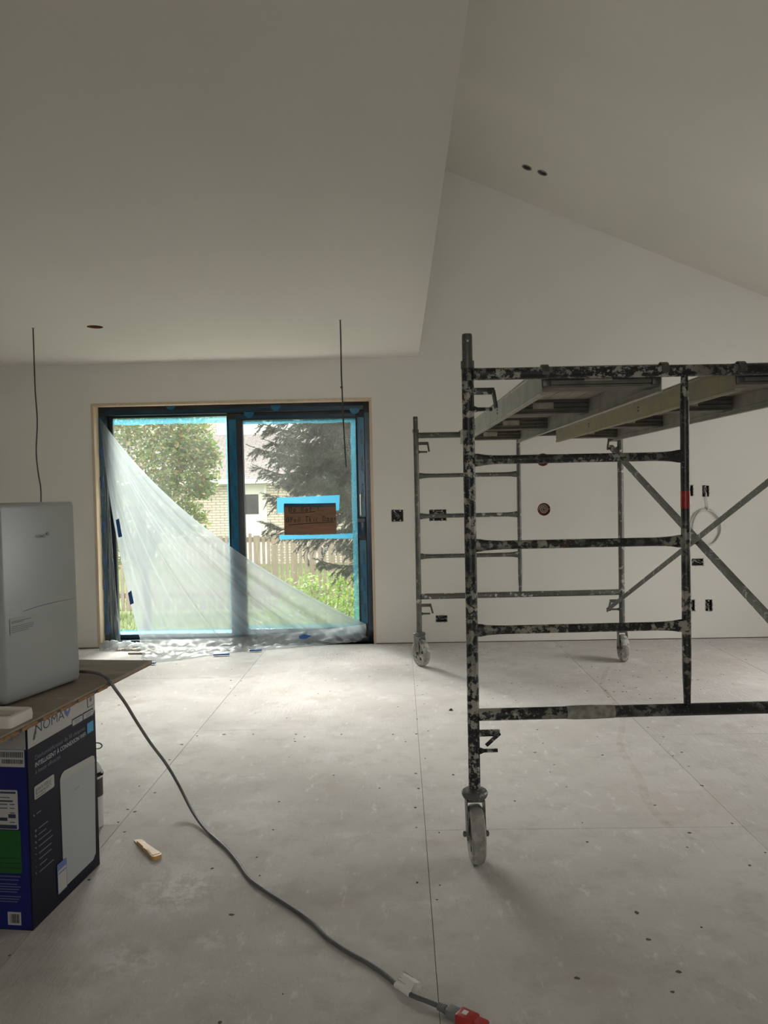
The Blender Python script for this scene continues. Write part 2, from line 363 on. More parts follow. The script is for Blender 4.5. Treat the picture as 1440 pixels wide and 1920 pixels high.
# screw dimples in the sheets
mb = MB()
def dimple(x, y, r=.006):
    n = 7; k = R_.uniform(.6, 1.2); a0 = R_.random()*6
    mb.prism([(r*k*math.cos(a0+6.283*i/n)*R_.uniform(.6, 1.3), r*math.sin(a0+6.283*i/n)*R_.uniform(.6, 1.2)) for i in range(n)], (x, y, .0002), (1, 0, 0), (0, 1, 0), (0, 0, .0005))
for (a, b, s) in cols[2:7]:
    for xx in (a+.03, (a+b)/2, b-.03):
        for k in range(26):
            y = 1.4 + k*.2
            if R_.random() < .55: dimple(xx + R_.gauss(0, .02), y + R_.gauss(0, .03), R_.uniform(.004, .0085))
for px in (420, 475, 555, 640, 737): q = at(px, 1377, Z=0); dimple(q.x, q.y, .009)
for k in range(90): dimple(R_.uniform(-1.4, 3.4), R_.uniform(1.6, 6.5), R_.uniform(.003, .008))
for k in range(26): q = at(R_.gauss(1190, 70), R_.gauss(1285, 25), Z=0); dimple(q.x, q.y, .007)
mb.build('screw_dimples', 'dark_gap', fl, smooth=False)['kind'] = 'stuff'
m, nt, bs = newmat('chalk_red'); bs.inputs['Base Color'].default_value = (.42, .22, .17, 1); bs.inputs['Roughness'].default_value = .9
tr_ = nd(nt, 'ShaderNodeBsdfTransparent'); mx_ = nd(nt, 'ShaderNodeMixShader'); lk(nt, ramp(nt, noise(nt, 14, 5), .3, .75, (.0, .0, .0), (.16, .16, .16)), mx_.inputs[0])
lk(nt, tr_.outputs[0], mx_.inputs[1]); lk(nt, bs.outputs[0], mx_.inputs[2]); lk(nt, mx_.outputs[0], nt.nodes['Material Output'].inputs[0])
cl_ = catmull([at(a, b, Z=.0009) for a, b in ((1140, 1250), (1130, 1285), (1158, 1325), (1168, 1352), (1162, 1395), (1180, 1430), (1200, 1460), (1212, 1500), (1235, 1530), (1262, 1556), (1300, 1575))], 6)
MB().grid([[p + Vector((-.018, 0, 0)) for p in cl_], [p + Vector((.018, 0, 0)) for p in cl_]]).build('chalk_streak', 'chalk_red', fl)
# back wall with its box holes
DX0, DX1, DZ = -2.625, -.222, 2.105
SQ = [  # cx, cz, w, h, name
    (-.022, 1.096, .100, .102), (.323, 1.094, .145, .095), (.339, .208, .098, .056),
    (2.587, 1.253, .056, .094), (2.455, 1.26, .056, .094), (2.514, .653, .098, .060), (2.460, .286, .056, .096), (2.606, .284, .058, .098)]
OC = [(1.224, 1.126, .052), (1.221, 1.547, .052)]
rects = [(DX0, DX1, -1, DZ)] + [(cx-a/2, cx+a/2, cz-b/2, cz+b/2) for cx, cz, a, b in SQ]
struct(panel(lambda u, v, w_: (u, W + w_, v), X0, X1, .007, 4.6, .0125, rects, OC, 16).build('wall_back', 'paint_wall', smooth=False), 'pale primed drywall wall around the patio door', 'wall')
rb = [(DX0, DX1, -1, DZ)]
struct(panel(lambda u, v, w_: (u, W + .0725 + w_, v), X0, X1, -.02, 4.6, .1675, rb).build('wall_back', 'dark_gap', smooth=False), 'dark stud framing behind the back drywall', 'wall')
# side, rear walls
struct(panel(lambda u, v, w_: (X1 + w_, u, v), YR, W + .0725, 0, 3.2, .18, [(3.6, 5.3, .75, 2.05)]).build('wall_right', 'paint_wall', smooth=False), 'pale drywall wall with the side window', 'wall')
struct(panel(lambda u, v, w_: (X0 - w_, u, v), YR, W + .0725, 0, 2.6, .18).build('wall_left', 'paint_wall', smooth=False), 'pale drywall wall at the far left', 'wall')
struct(panel(lambda u, v, w_: (u, YR - w_, v), X0, X1, 0, 4.6, .18, [(-.55, .35, .8, 2.1)]).build('wall_rear', 'paint_wall', smooth=False), 'pale drywall wall behind the viewer', 'wall')  # opening added around the rear fill lamp
wp = struct(MB().b(X1 + .06, X1 + .11, 3.6, 3.66, .75, 2.05).b(X1 + .06, X1 + .11, 5.24, 5.3, .75, 2.05).b(X1 + .06, X1 + .11, 3.66, 5.24, .75, .81).b(X1 + .06, X1 + .11, 3.66, 5.24, 1.99, 2.05).build('window_1', 'house_white'), 'white framed window in the right wall', 'window')
# ceilings
HO = at(178, 613, Z=ZC); PW1 = at(62, 615, Z=ZC); PW2 = at(638, 600, Z=ZC)
ce = struct(panel(lambda u, v, w_: (u, v, ZC + w_), X0, XE, YR, W, .0125, [], [(HO.x, HO.y, .052)], 24).build('ceiling', 'paint_ceiling', smooth=False), 'flat primed drywall ceiling over the patio door', 'ceiling')
struct(MB().b(X0, XE, YR, W, ZC + .12, ZC + .16).build('ceiling', 'dark_gap'), 'dark ceiling joists above the flat drywall', 'ceiling')
struct(MB().b(XE - .0125, XE, YR, W, ZC + .0125, 4.4).build('wall_bulkhead', 'paint_vault'), 'upright drywall face between flat and vaulted ceiling', 'wall')
VL = math.sqrt(1 + VS*VS)
def vmap(u, v, w_): return (u + w_*VS/VL, v, vz(u) + w_/VL)
def hitv(px, py):
    d = ray(px, py); t = (vz(0) - CAM_H)/(d.z + VS*d.x); return (d.x*t, d.y*t)
SP = [hitv(988, 314), hitv(1017, 324)]
struct(panel(vmap, XE, X1, YR, W, .0125, [], [(a, b, .034) for a, b in SP], 20).build('ceiling_vault', 'paint_vault', smooth=False), 'sloping primed drywall ceiling of the vault', 'ceiling')
struct(panel(lambda u, v, w_: vmap(u, v, .14 + w_), XE - .3, X1 + .2, YR, W, .05).build('ceiling_vault', 'dark_gap', smooth=False), 'dark rafters above the vaulted drywall', 'ceiling')
nv = Vector((-VS/VL, 0, -1/VL))     # into the room
for (a, b), lab in zip(SP, ('round recessed spotlight hole in the vault, upper left of the pair', 'round recessed spotlight hole in the vault, lower right of the pair')):
    c = Vector((a, b, vz(a))); t = thing('recessed_spotlight', lab, 'spotlight', c, 'pair of spotlights in the vaulted ceiling')
    MB().lathe([(.0405, .0005), (.0405, .003), (.037, .0045), (.0315, .0035), (.0305, -.008), (.0305, -.0125)], c, nv, 24, False).build('rim', 'plastic_unit_grey', t)
    MB().lathe([(.0300, 0), (.0290, -.045), (0, -.047)], c, nv, 24, False).build('can', 'aluminium_dark', t)
    MB().lathe([(.0235, -.020), (.0215, -.012), (0, -.009)], c, nv, 24).build('lamp', 'metal_grey', t)
# cut-out with brown box in the flat ceiling
t = thing('ceiling_box', 'round brown cut-out in the flat ceiling between the hanging wires', 'ceiling box', HO)
MB().lathe([(.0515, 0), (.0515, .05), (0, .052)], HO, (0, 0, 1), 24, False).build('box_shell', 'box_orange', t)
MB().tube(catmull([HO + Vector(p) for p in ((.02, 0, .045), (.03, .01, .02), (0, .025, .012), (-.025, 0, .018), (0, -.02, .03))], 6), .003, 6).build('wire', 'wire_dark', t)
# hanging wires
def hang(P, lab, pxs, zend):
    t = thing('hanging_wire', lab, 'wire', P, 'wires hanging from the flat ceiling')
    pts = [Vector((at(a, b, Y=P.y).x, P.y + R_.uniform(-.004, .004), at(a, b, Y=P.y).z)) for a, b in pxs]; pts[0] = P + Vector((0, 0, .01))
    MB().tube(catmull(pts, 6), .0048, 8).build('cable', 'wire_dark', t)
    MB().lathe([(.009, 0), (.010, -.0015), (.004, -.005)], P, (0, 0, 1), 12).build('grommet', 'plastic_unit_grey', t)
    return t
hang(PW1, 'thin dark wire hanging from ceiling above the grey appliance', [(62, 615), (64, 680), (66.5, 735), (69.5, 790), (67.5, 845), (71, 885), (76, 915), (77, 950), (77, 975)], 0)
hw = hang(PW2, 'thin dark wire hanging from ceiling in front of the right pane', [(637, 600), (639, 640), (640, 700), (641.5, 730), (643, 770), (645.5, 820), (649, 876)], 0)
k_ = at(640.5, 726, Y=PW2.y); MB().lathe([(0, -.009), (.008, -.005), (.0095, 0), (.008, .005), (0, .009)], k_, (0, 0, 1), 12).build('knot', 'wire_dark', hw)
# ------------------------------------------------------------------ electrical boxes
def squiggle(mb, cx, cz, a, b, y, n, seed, r=.0022):
    q = random.Random(seed); pts = []
    for i in range(n): pts.append((cx + q.uniform(-.36, .36)*a, y + q.uniform(0, .02), cz + q.uniform(-.33, .33)*b))
    return mb.tube(catmull(pts, 6), r, 6)
SQL = ['black square two-gang box low on wall beside the patio door', 'black wide three-gang box behind the far scaffold rung', 'small black box near floor right of the far left caster',
       'black box high on wall with white cable coil hanging', 'black box high on wall beside the red-taped scaffold upright', 'black horizontal box below the white cable coil', 'black box low on wall, partly behind the scaffold upright', 'black upright box low on wall, rightmost of the low boxes']
for i, ((cx, cz, a, b), lab) in enumerate(zip(SQ, SQL)):
    t = thing('electrical_box', lab, 'electrical box', (cx, W, cz), 'electrical boxes in the back wall')
    d = .055; y0 = W + .001; e = .0025; A, B = a - .002, b - .002
    mb = MB()
    mb.b(cx-A/2, cx+A/2, y0+d-e, y0+d, cz-B/2, cz+B/2)
    mb.b(cx-A/2, cx-A/2+e, y0, y0+d-e, cz-B/2, cz+B/2); mb.b(cx+A/2-e, cx+A/2, y0, y0+d-e, cz-B/2, cz+B/2)
    mb.b(cx-A/2+e, cx+A/2-e, y0, y0+d-e, cz-B/2, cz-B/2+e); mb.b(cx-A/2+e, cx+A/2-e, y0, y0+d-e, cz+B/2-e, cz+B/2)
    mb.build('box_shell', 'box_black', t, smooth=False)
    tabs = [(-.25, 1), (.25, 1), (-.25, -1), (.25, -1)] if a > .09 and b > .09 else ([(0, 1), (0, -1)] if b > a else [])
    for (fx, s) in tabs:
        MB().b(cx+fx*a-.006, cx+fx*a+.006, y0+.001, y0+.004, *(sorted((cz+s*(B/2-e), cz+s*(B/2-.016))))).build('ear', 'plastic_unit', t, smooth=False)
    if not tabs:
        for s in (-1, 1): MB().b(*(sorted((cx+s*(A/2-e), cx+s*(A/2-.012)))), y0+.001, y0+.004, cz-.006, cz+.006).build('ear', 'plastic_unit', t, smooth=False)
    for k in range(3 if a*b > .008 else 2):
        squiggle(MB(), cx, cz, a, b, W + .012, 7, i*10+k).build('wire', ('wire_grey', 'wire_dark', 'metal_grey')[k % 3], t)
    mb = MB()      # rough-cut paper edge round the box
    q = random.Random(i+40)
    for k in range(16):
        s = q.choice((0, 1, 2, 3)); f = q.uniform(-.5, .5); L = q.uniform(.006, .016); h_ = q.uniform(.002, .005)
        px, pz = ((f*a, b/2), (f*a, -b/2), (a/2, f*b), (-a/2, f*b))[s]
        dx, dz = ((L/2, h_), (L/2, h_), (h_, L/2), (h_, L/2))[s]
        mb.b(cx+px-dx, cx+px+dx, W-.0012, W-.0001, cz+pz-dz, cz+pz+dz)
    mb.build('torn_edge', 'gypsum_edge', t, smooth=False)['kind'] = 'stuff'
for (cx, cz, r), lab in zip(OC, ('round brown box with coiled wire on wall between scaffold posts', 'round brown box on wall hidden behind the upper black rung')):
    t = thing('octagon_box', lab, 'electrical box', (cx, W, cz), 'round brown boxes in the back wall')
    c = Vector((cx, W, cz)); MB().lathe([(r+.002, -.002), (r+.003, -.0008), (r-.001, 0), (r-.002, .05), (0, .052)], c, (0, 1, 0), 16, False).build('box_shell', 'box_orange', t)
    sp = [c + Vector((math.cos(k*.5)*(.006+.0011*k), .006+.0004*k, math.sin(k*.5)*(.006+.0011*k))) for k in range(32)]
    MB().tube(sp, .0028, 6).build('wire', 'wire_grey', t)
    squiggle(MB(), cx, cz, .06, .05, W + .02, 6, int(cz*100)).build('wire', 'wire_dark', t)
    for s in (-1, 1): MB().lathe([(.0045, .003), (.0045, .006), (0, .0065)], c + Vector((s*(r-.008), 0, .002)), (0, -1, 0), 8).build('screw', 'plastic_unit', t)
# coil of white cable hanging from its box
cc = at(1324, 985, Y=W-.02); t = thing('cable_coil', 'coil of white cable hanging on the back wall', 'cable', (cc.x, W, cc.z))
pts = [Vector((2.590, W + .03, 1.262)), Vector((2.588, W - .012, 1.235)), Vector((2.592, W - .014, 1.17)), Vector((2.60, W - .016, 1.115))]
q = random.Random(3)
for lp in range(3):
    for k in range(24):
        a = math.pi/2 - 2*math.pi*k/24
        rx, rz = .128 - .006*lp + q.gauss(0, .002), .165 - .009*lp + q.gauss(0, .002)
        pts.append(Vector((cc.x + .004*lp + math.cos(a)*rx, W - .010 - .006*lp - .003*math.sin(a*3), cc.z - .02 + math.sin(a)*rz)))
for k in range(16):
    a = math.pi/2 + 2*math.pi*k/24*.9; pts.append(Vector((cc.x - .012 + math.cos(a)*.10, W - .028, cc.z - .02 + math.sin(a)*.15)))
MB().tube(catmull(pts, 3), .0042, 8).build('cable', 'cable_white', t)
MB().box((cc.x + .012, W - .018, cc.z + .142), (.012, .026, .02), None, .003).build('tie', 'wire_grey', t)
# ------------------------------------------------------------------ patio door
do = thing('door_1', 'black sliding patio door with blue protective film and pine jamb', 'door', (-1.42, W + .12, 0), kind='structure')
LX, RX, TZ = -2.602, -.245, 2.083
Y0 = W - .004; Y1 = W + .238
for nm, a in (('jamb_board', (DX0, LX, Y0, Y1, 0, TZ)), ('jamb_board', (RX, DX1, Y0, Y1, 0, TZ)), ('head_board', (DX0, DX1, Y0, Y1, TZ, DZ))):
    MB().b(*a, .0015).build(nm, 'pine', do)
fy0, fy1 = W + .10, W + .235
MB().b(LX, -2.545, fy0, fy1, 0, TZ, .002).build('frame_post', 'frame_black', do)
MB().b(-.292, RX, fy0, fy1, 0, TZ, .002).build('frame_post', 'frame_black', do)
MB().b(-2.545, -.292, fy0, fy1, 2.01, TZ, .002).build('frame_head', 'frame_black', do)
MB().b(-2.545, -.292, fy0, fy1, 0, .045, .002).build('frame_sill', 'frame_black', do)
# fixed panel (left, outer track)
fa, fb = W + .165, W + .205
MB().b(-2.545, -2.505, fa, fb, .045, 2.01, .002).build('fixed_stile', 'frame_black', do)
MB().b(-1.50, -1.40, fa, fb, .045, 2.01, .002).build('fixed_stile', 'frame_black', do)
MB().b(-2.505, -1.50, fa, fb, .045, .085, .002).build('fixed_rail', 'frame_black', do)
MB().b(-2.505, -1.50, fa, fb, 1.992, 2.01, .002).build('fixed_rail', 'frame_black', do)
MB().b(-2.505, -1.50, W + .183, W + .187, .085, 1.992).build('pane', 'glass', do, smooth=False)
# sliding panel (right, inner track)
sa, sb = W + .108, W + .155
SLX = (-1.487, -1.350, -.370, -.294)
MB().b(SLX[0], SLX[1], sa, sb, .047, 2.008, .003).build('sliding_stile', 'frame_black', do)
ss = MB().b(SLX[2], SLX[3], sa, sb, .047, 2.008, .003).build('sliding_stile', 'frame_black', do)
MB().b(SLX[1], SLX[2], sa, sb, .047, .125, .003).build('sliding_rail', 'frame_black', do)
MB().b(SLX[1], SLX[2], sa, sb, 1.945, 2.008, .003).build('sliding_rail', 'frame_black', do)
MB().b(SLX[1], SLX[2], W + .129, W + .133, .125, 1.945).build('pane', 'glass', do, smooth=False)
# handle and lock box
hx = -.332
MB().tube(catmull([(hx, sa, 1.285), (hx, sa-.028, 1.28), (hx, sa-.034, 1.25), (hx, sa-.034, 1.13), (hx, sa-.03, 1.105)], 5), .0095, 10).build('handle', 'steel_handle', do)
MB().b(hx-.032, hx+.034, sa-.016, sa, .905, 1.085, .004).build('lock_box', 'film_navy', do)
MB().b(hx-.036, hx+.030, sa-.020, sa-.017, 1.045, 1.075, .001).build('tape_strip', 'print_dim', do)
# protective film strips with printed lettering
def film(x0, x1, z0, z1, y, mat='film_blue', words=None, xs=None, flip=1):
    f = MB().b(x0, x1, y-.0015, y, z0, z1).build('film_strip', mat, do, smooth=False)
    if words:
        mb = MB(); z = z0 + .05; k = 0
        while z < z1 - .17:
            xx = xs[k % len(xs)]
            if flip > 0: text(mb, words, (xx, y-.002, z), (0, 0, 1), (-1, 0, 0), .030, .125)
            else: text(mb, words, (xx, y-.002, z + .125), (0, 0, -1), (1, 0, 0), .030, .125)
            z += .115; k += 1
        mb.build('lettering', 'ink_black', f, smooth=False)
film(-1.468, -1.405, .06, 1.955, sa-.0005, 'film_blue', 'ALUPROF', (-1.412, -1.444))
film(-.352, -.297, 1.09, 1.95, sa-.0005, 'film_blue', 'ALUPROF', (-.302, -.328), -1)
film(-.352, -.297, .16, .885, sa-.0005, 'film_blue', 'ALUPROF', (-.306, -.334), 1)
film(-.290, -.250, .10, 1.99, fy0-.0005, 'film_navy', 'ALUPROF', (-.253,), 1)
film(-2.598, -2.565, .10, 2.0, fy0-.0005, 'film_blue', 'ALUPROF', (-2.569,), 1)
film(-2.54, -.30, 2.022, 2.05, fy0-.0005, 'film_navy')
film(-2.54, -.30, 1.958, 2.0, sa-.0005, 'film_navy') if False else film(-1.40, -.37, 1.958, 1.985, sa-.0005, 'film_navy')
film(-1.33, -.37, .06, .112, sa-.0005, 'film_navy'); film(-2.50, -1.52, .052, .078, fa-.0005, 'film_navy')
mb = MB()
for px, py in ((517, 764), (467, 777), (665, 770), (320, 762)):
    q_ = at(px, py, Y=fy0-.002); mb.prism([(.045*math.cos(math.pi+math.pi*k/10), .05*math.sin(math.pi+math.pi*k/10)) for k in range(11)], (q_.x, fy0-.0035, q_.z+.02), (1, 0, 0), (0, 0, 1), (0, .0008, 0))
mb.build('film_emblem', 'film_blue', do, smooth=False)
# clear blue film edges on the glass
def clearfilm(x0, x1, z0, z1, y, jag=.004):
    n = 24; q = random.Random(int(abs(x0*100))); lng = (x1-x0) > (z1-z0); a = []; b_ = []
    for k in range(n+1):
        t = k/n
        if lng: a.append((x0+(x1-x0)*t, z0+q.uniform(-jag, jag))); b_.append((x0+(x1-x0)*t, z1))
        else: a.append((x0+q.uniform(-jag, jag), z0+(z1-z0)*t)); b_.append((x1, z0+(z1-z0)*t))
    mb = MB(); mb.grid([[(p[0], y + .001*math.sin(i*1.7), p[1]) for i, p in enumerate(r)] for r in (a, b_)])
    mb.build('film_edge', 'film_clear_blue', do)
clearfilm(-2.505, -1.50, 1.935, 1.990, W+.181); clearfilm(-1.35, -.37, 1.910, 1.945, W+.127)
clearfilm(-.415, -.37, .125, 1.91, W+.127); clearfilm(-1.35, -.37, .125, .16, W+.127); clearfilm(-2.505, -1.50, .085, .125, W+.181)
clearfilm(-1.513, -1.50, .13, 1.93, W+.181, .002)
# tape tabs along the left jamb
for px, py, L in ((183, 848, .05), (187, 905, .06), (189, 988, .06), (192, 1049, .05), (196, 1096, .06), (203, 1178, .06)):
    q_ = at(px, py, Y=fy0-.012); MB().box((max(q_.x, LX + .022), fy0-.012, q_.z), (.034, .002, L*1.5), Matrix.Rotation(R_.uniform(-.15, .15), 3, 'Y'), .0006, 1).build('tape_tab', 'tape_blue', do)
# ------------------------------------------------------------------ notice taped to the glass
ys = W + .1215
tl, br = at(532, 945, Y=ys), at(631, 1001, Y=ys); sx0, sx1, sz0, sz1 = tl.x, br.x, br.z, tl.z
sg = thing('cardboard_notice', 'brown cardboard notice with handwriting taped on the glass', 'notice', ((sx0+sx1)/2, ys, (sz0+sz1)/2))
MB().b(sx0, sx1, ys-.002, ys+.002, sz0, sz1, .0005).build('card', 'cardboard', sg)
WW, HH = sx1-sx0, sz1-sz0
ST = {'D': [[(0, 1), (0, 0), (.5, .1), (.7, .5), (.5, .9), (0, 1)]], 'o': [[(.3, .55), (.05, .35), (.1, .05), (.4, 0), (.6, .25), (.5, .5), (.3, .55)]],
 'N': [[(0, 0), (.1, 1), (.55, 0), (.65, 1)]], 't': [[(.3, .95), (.25, .1), (.5, 0)], [(0, .6), (.6, .65)]], '!': [[(.2, 1), (.15, .3)], [(.14, .08), (.16, .02)]], '.': [[(.1, .08), (.16, .02), (.2, .08)]],
 'O': [[(.35, 1), (.05, .6), (.1, .1), (.4, 0), (.7, .4), (.6, .9), (.35, 1)]], 'P': [[(.1, 0), (.1, 1), (.5, .95), (.6, .7), (.4, .5), (.1, .5)]], 'e': [[(.1, .3), (.55, .35), (.4, .6), (.1, .45), (.1, .1), (.5, .02)]],
 'T': [[(0, 1), (.8, 1)], [(.35, 1), (.3, 0)]], 'h': [[(.1, 1), (.05, 0)], [(.06, .3), (.3, .5), (.4, 0)]], 'i': [[(.2, .5), (.2, 0)]], 's': [[(.5, .5), (.15, .4), (.4, .2), (.1, 0)]], 'r': [[(.1, .55), (.1, 0)], [(.1, .35), (.3, .55), (.5, .5)]]}
mb = MB()
def stroke(p):
    p = [Vector((sx0 + a*WW, ys - .0028, sz0 + b*HH)) for a, b in p]; mb.tube(p, .0030, 5)
def write(s, a, b, ca, hb, sl):
    for ch in s:
        if ch != ' ':
            for st in ST[ch]: stroke([(a + x*ca*.9, b + y*hb) for x, y in st])
        a += ca*(.55 if ch in '!.i' else 1); b += sl
write('Do Not !..', .10, .735, .078, .175, .0015); write('OPeN This Door', .045, .40, .0735, .17, .002)
stroke([(.11, .70), (.4, .70), (.60, .735)]); stroke([(.08, .315), (.35, .345), (.7, .37), (.96, .385)])
mb.build('handwriting', 'ink_black', sg)
def tape(pts_top, pts_bot, y, mat='tape_backlit', nm='tape_strip', par=sg):
    n = 16; g = []
    for P in (pts_top, pts_bot):
        c = catmull([Vector((at(a, b, Y=y).x, y + .0007*math.sin(a), at(a, b, Y=y).z)) for a, b in P], n//(len(P)-1)); g.append(c)
    MB().grid(g).build(nm, mat, par)
tape([(519, 933), (580, 931), (637, 928)], [(520, 962), (580, 960), (636, 957)], ys+.0035)
tape([(523, 1003), (590, 1003), (662, 1000)], [(525, 1012), (590, 1010), (661, 1010)], ys+.0035)
tape([(533, 944), (580, 944), (629, 943)], [(533, 951), (580, 951), (629, 950)], ys-.0035, 'film_navy')
# ------------------------------------------------------------------ plastic sheet
sh = thing('plastic_sheet', 'crumpled clear plastic sheet drooping diagonally across the patio door', 'plastic sheet', (-1.6, W - .05, 0))
def bez(a, b, c, t): return a*(1-t)**2 + b*2*t*(1-t) + c*t*t
def sheetpt(s, t):
    L = bez(Vector((187, 783)), Vector((208, 1000)), Vector((262, 1196)), t); Rr = bez(Vector((187, 783)), Vector((345, 1012)), Vector((686, 1170)), t)
    s2 = s**.85; p = L*(1-s2) + Rr*s2; p.y += 60*s2*(1-s2)*t*t*.6
    return p
NS, NT = 200, 70
rnd = random.Random(11)
cre = sorted([(rnd.random(), rnd.uniform(.0035, .008), rnd.uniform(.2, .55)) for _ in range(17)])
edgepx = [(268, 1240), (300, 1241), (340, 1237), (390, 1229), (440, 1223), (500, 1218), (570, 1212), (640, 1206), (690, 1198)]
def edge(s):
    x = s*(len(edgepx)-1); i = min(int(x), len(edgepx)-2); f = x-i
    return (edgepx[i][0]*(1-f)+edgepx[i+1][0]*f, edgepx[i][1]*(1-f)+edgepx[i+1][1]*f)
P = []; fold = []
NK = 26
for i in range(NS+1):
    s = i/NS; row = []; fr = []
    crease = 0
    for (c, wd, a) in cre: crease = max(crease, a*math.exp(-((s-c)/wd)**2))
    for j in range(NT+1):
        t = j/NT; tt = t**.8; p = sheetpt(s, tt)
        Y = (W + .088) - .105*tt*(1 - .6*s)
        wav = .016*math.sin(s*27 + 2*math.sin(s*7)) + .003*math.sin(s*71 + 1.3) + .005*crease/.5
        Y -= wav*min(1, tt*1.4)*(.25 + .75*tt)*(1 - s**6)
        q_ = at(p.x, p.y, Y=Y); row.append(q_)
        up_ = math.exp(-((1-s)/.03))*.25 + math.exp(-s/.012)*.18
        fr.append(min(1, .54 + .22*math.exp(-tt*5) + crease*(.30 + .25*math.sin(s*50 + tt*3)**2)*(1-.35*tt) + up_))
    B = row[-1]; ex, ey = edge(s); E = at(ex, ey, Z=.004)
    if s > .8: E.x = min(E.x, RX - .02)
    for k in range(1, NK+1):
        f = k/NK; g = min(1, f*2.2); zz = B.z*(1-g)**1.6
        amp = .045*math.sin(math.pi*min(1, f*1.02))
        nz = (math.sin(s*67 + f*9) + math.sin(s*131 - f*23 + 1) + .8*math.sin(s*29 + f*31))/2.8
        nx = math.sin(s*53 - f*19)
        xx = B.x*(1-f) + E.x*f + nx*.012*math.sin(math.pi*f); yy = B.y*(1-f) + E.y*f + nz*.01
        row.append(Vector((max(LX+.015, min(xx, RX-.012)) if yy > W-.03 else xx, yy, max(.003, zz + amp*(nz*.5+.5)*(1-f*.5)))))
        cr2 = abs(nz)**6*1.2
        fr.append(min(.95, .50 + .1*(1-f) + .42*cr2))
    P.append(row); fold.append(fr)
o = MB().grid(P).build('film', 'poly_sheet', sh, angle=180); o.data.materials.append(MATS['poly_bunch'])
for p_ in o.data.polygons:
    if min(v % (NT+NK+1) for v in p_.vertices) >= NT: p_.material_index = 1
at_ = o.data.attributes.new('fold', 'FLOAT', 'POINT')
for k, v in enumerate([f for r in fold for f in r]): at_.data[k].value = v
# narrow strip still taped to the jamb
P = []; fold = []
for i in range(13):
    s = i/12; row = []; fr = []
    for j in range(61):
        t = j/60; px = 187 + 3*t + s*(4 + 24*t**.7 + 10*t**3) ; py = 783 + 425*t + 8*math.sin(s*9+t*5)*t
        Y = fy0 - .022 - .012*math.sin(s*11 + t*17) - .012*math.sin(t*60 + s*5)*t
        q_ = at(px, py, Y=Y); q_.x = max(q_.x, LX + .006); q_.z = max(q_.z, .004); row.append(q_)
        fr.append(min(.9, .10 + .5*max(0, math.sin(t*47 + s*21 + 3*math.sin(t*13)))**8 + (.35 if i in (0, 12) else 0)))
    P.append(row); fold.append(fr)
o = MB().grid(P).build('film', 'poly_sheet', sh, angle=180)
at_ = o.data.attributes.new('fold', 'FLOAT', 'POINT')
for k, v in enumerate([f for r in fold for f in r]): at_.data[k].value = v
# crumpled bunch in the left corner
P = []; fold = []; q = random.Random(5)
for i in range(41):
    s = i/40; row = []; fr = []
    for j in range(17):
        t = j/16; x = -2.575 + .44*s; y = W + .075 - .19*t - .05*s*t
        z = .004 + .07*math.sin(math.pi*min(1, t*1.0))**.7*(.5 + .5*math.sin(s*23 + t*9))*(1 - .5*s) + .012*q.random()
        row.append(Vector((x + .008*math.sin(t*13 + s*7), y + .01*math.sin(s*31), max(.003, z)))); fr.append(.42 + .45*abs(math.sin(s*37 + t*17))**7)
    P.append(row); fold.append(fr)
o = MB().grid(P).build('film', 'poly_bunch', sh, angle=180)
at_ = o.data.attributes.new('fold', 'FLOAT', 'POINT')
for k, v in enumerate([f for r in fold for f in r]): at_.data[k].value = v
# tape pieces stuck on the sheet
for (pts_, Y) in ((((217, 975), (223, 972), (229, 1006), (222, 1008)), W+.03), (((240, 1112), (246, 1107), (251, 1131), (244, 1134)), W+.0), (((560, 1193), (570, 1189), (585, 1192), (574, 1198), (562, 1198)), W-.05)):
    c = [at(a, b, Y=Y-.045) for a, b in pts_]; n = len(c)
    MB().add([v for v in c] + [v + Vector((0, .0015, 0)) for v in c], [tuple(range(n)), tuple(range(n, 2*n))[::-1]] + [(i, (i+1) % n, n+(i+1) % n, n+i) for i in range(n)]).build('tape_piece', 'tape_blue', sh, smooth=False)
for (px, py, L, a) in ((416, 1227, .13, .15), (480, 1219, .10, .1), (287, 1243, .05, -.2)):
    q_ = at(px, py, Z=.01); MB().box(q_ + Vector((0, -.012, .004)), (L, .03, .012), RZ(a), .003).build('tape_piece', 'tape_blue', sh)
# ------------------------------------------------------------------ scaffold
SX, SY, TH, SD, SW = .2459, 2.7315, .0387, 3.05, 1.524
ZT, ZB, ZP0, ZP1 = 1.7167, .5178, .255, 1.742
ca_, sa_ = math.cos(TH), math.sin(TH)
def S(a, b, z): return Vector((SX + a*ca_ - b*sa_, SY + a*sa_ + b*ca_, z))
UA, UB, UZ = Vector((ca_, sa_, 0)), Vector((-sa_, ca_, 0)), Vector((0, 0, 1))
RS = RZ(TH)
scf = thing('scaffold', 'rolling steel scaffold splattered with plaster, on four casters', 'scaffold', S(SW/2, SD/2, 0))
def bar(name, p, q, r, mat, parent=scf, flare=None, n=14):
    p, q = Vector(p), Vector(q); L = (q-p).length
    if not flare: return MB().tube([p, q], r, n).build(name, mat, parent)
    pts, ell = [], []
    for t, kz, kd in ((0, flare, .75), (.02, flare*.96, .78), (.05, flare*.80, .86), (.09, 1.06, .96), (.13, 1, 1), (.5, 1, 1), (.87, 1, 1), (.91, 1.06, .96), (.95, flare*.80, .86), (.98, flare*.96, .78), (1, flare, .75)):
        pts.append(p + (q-p)*t); ell.append((r*kz, r*kd))
    return MB().tube(pts, r, n, ell=ell).build(name, mat, parent)
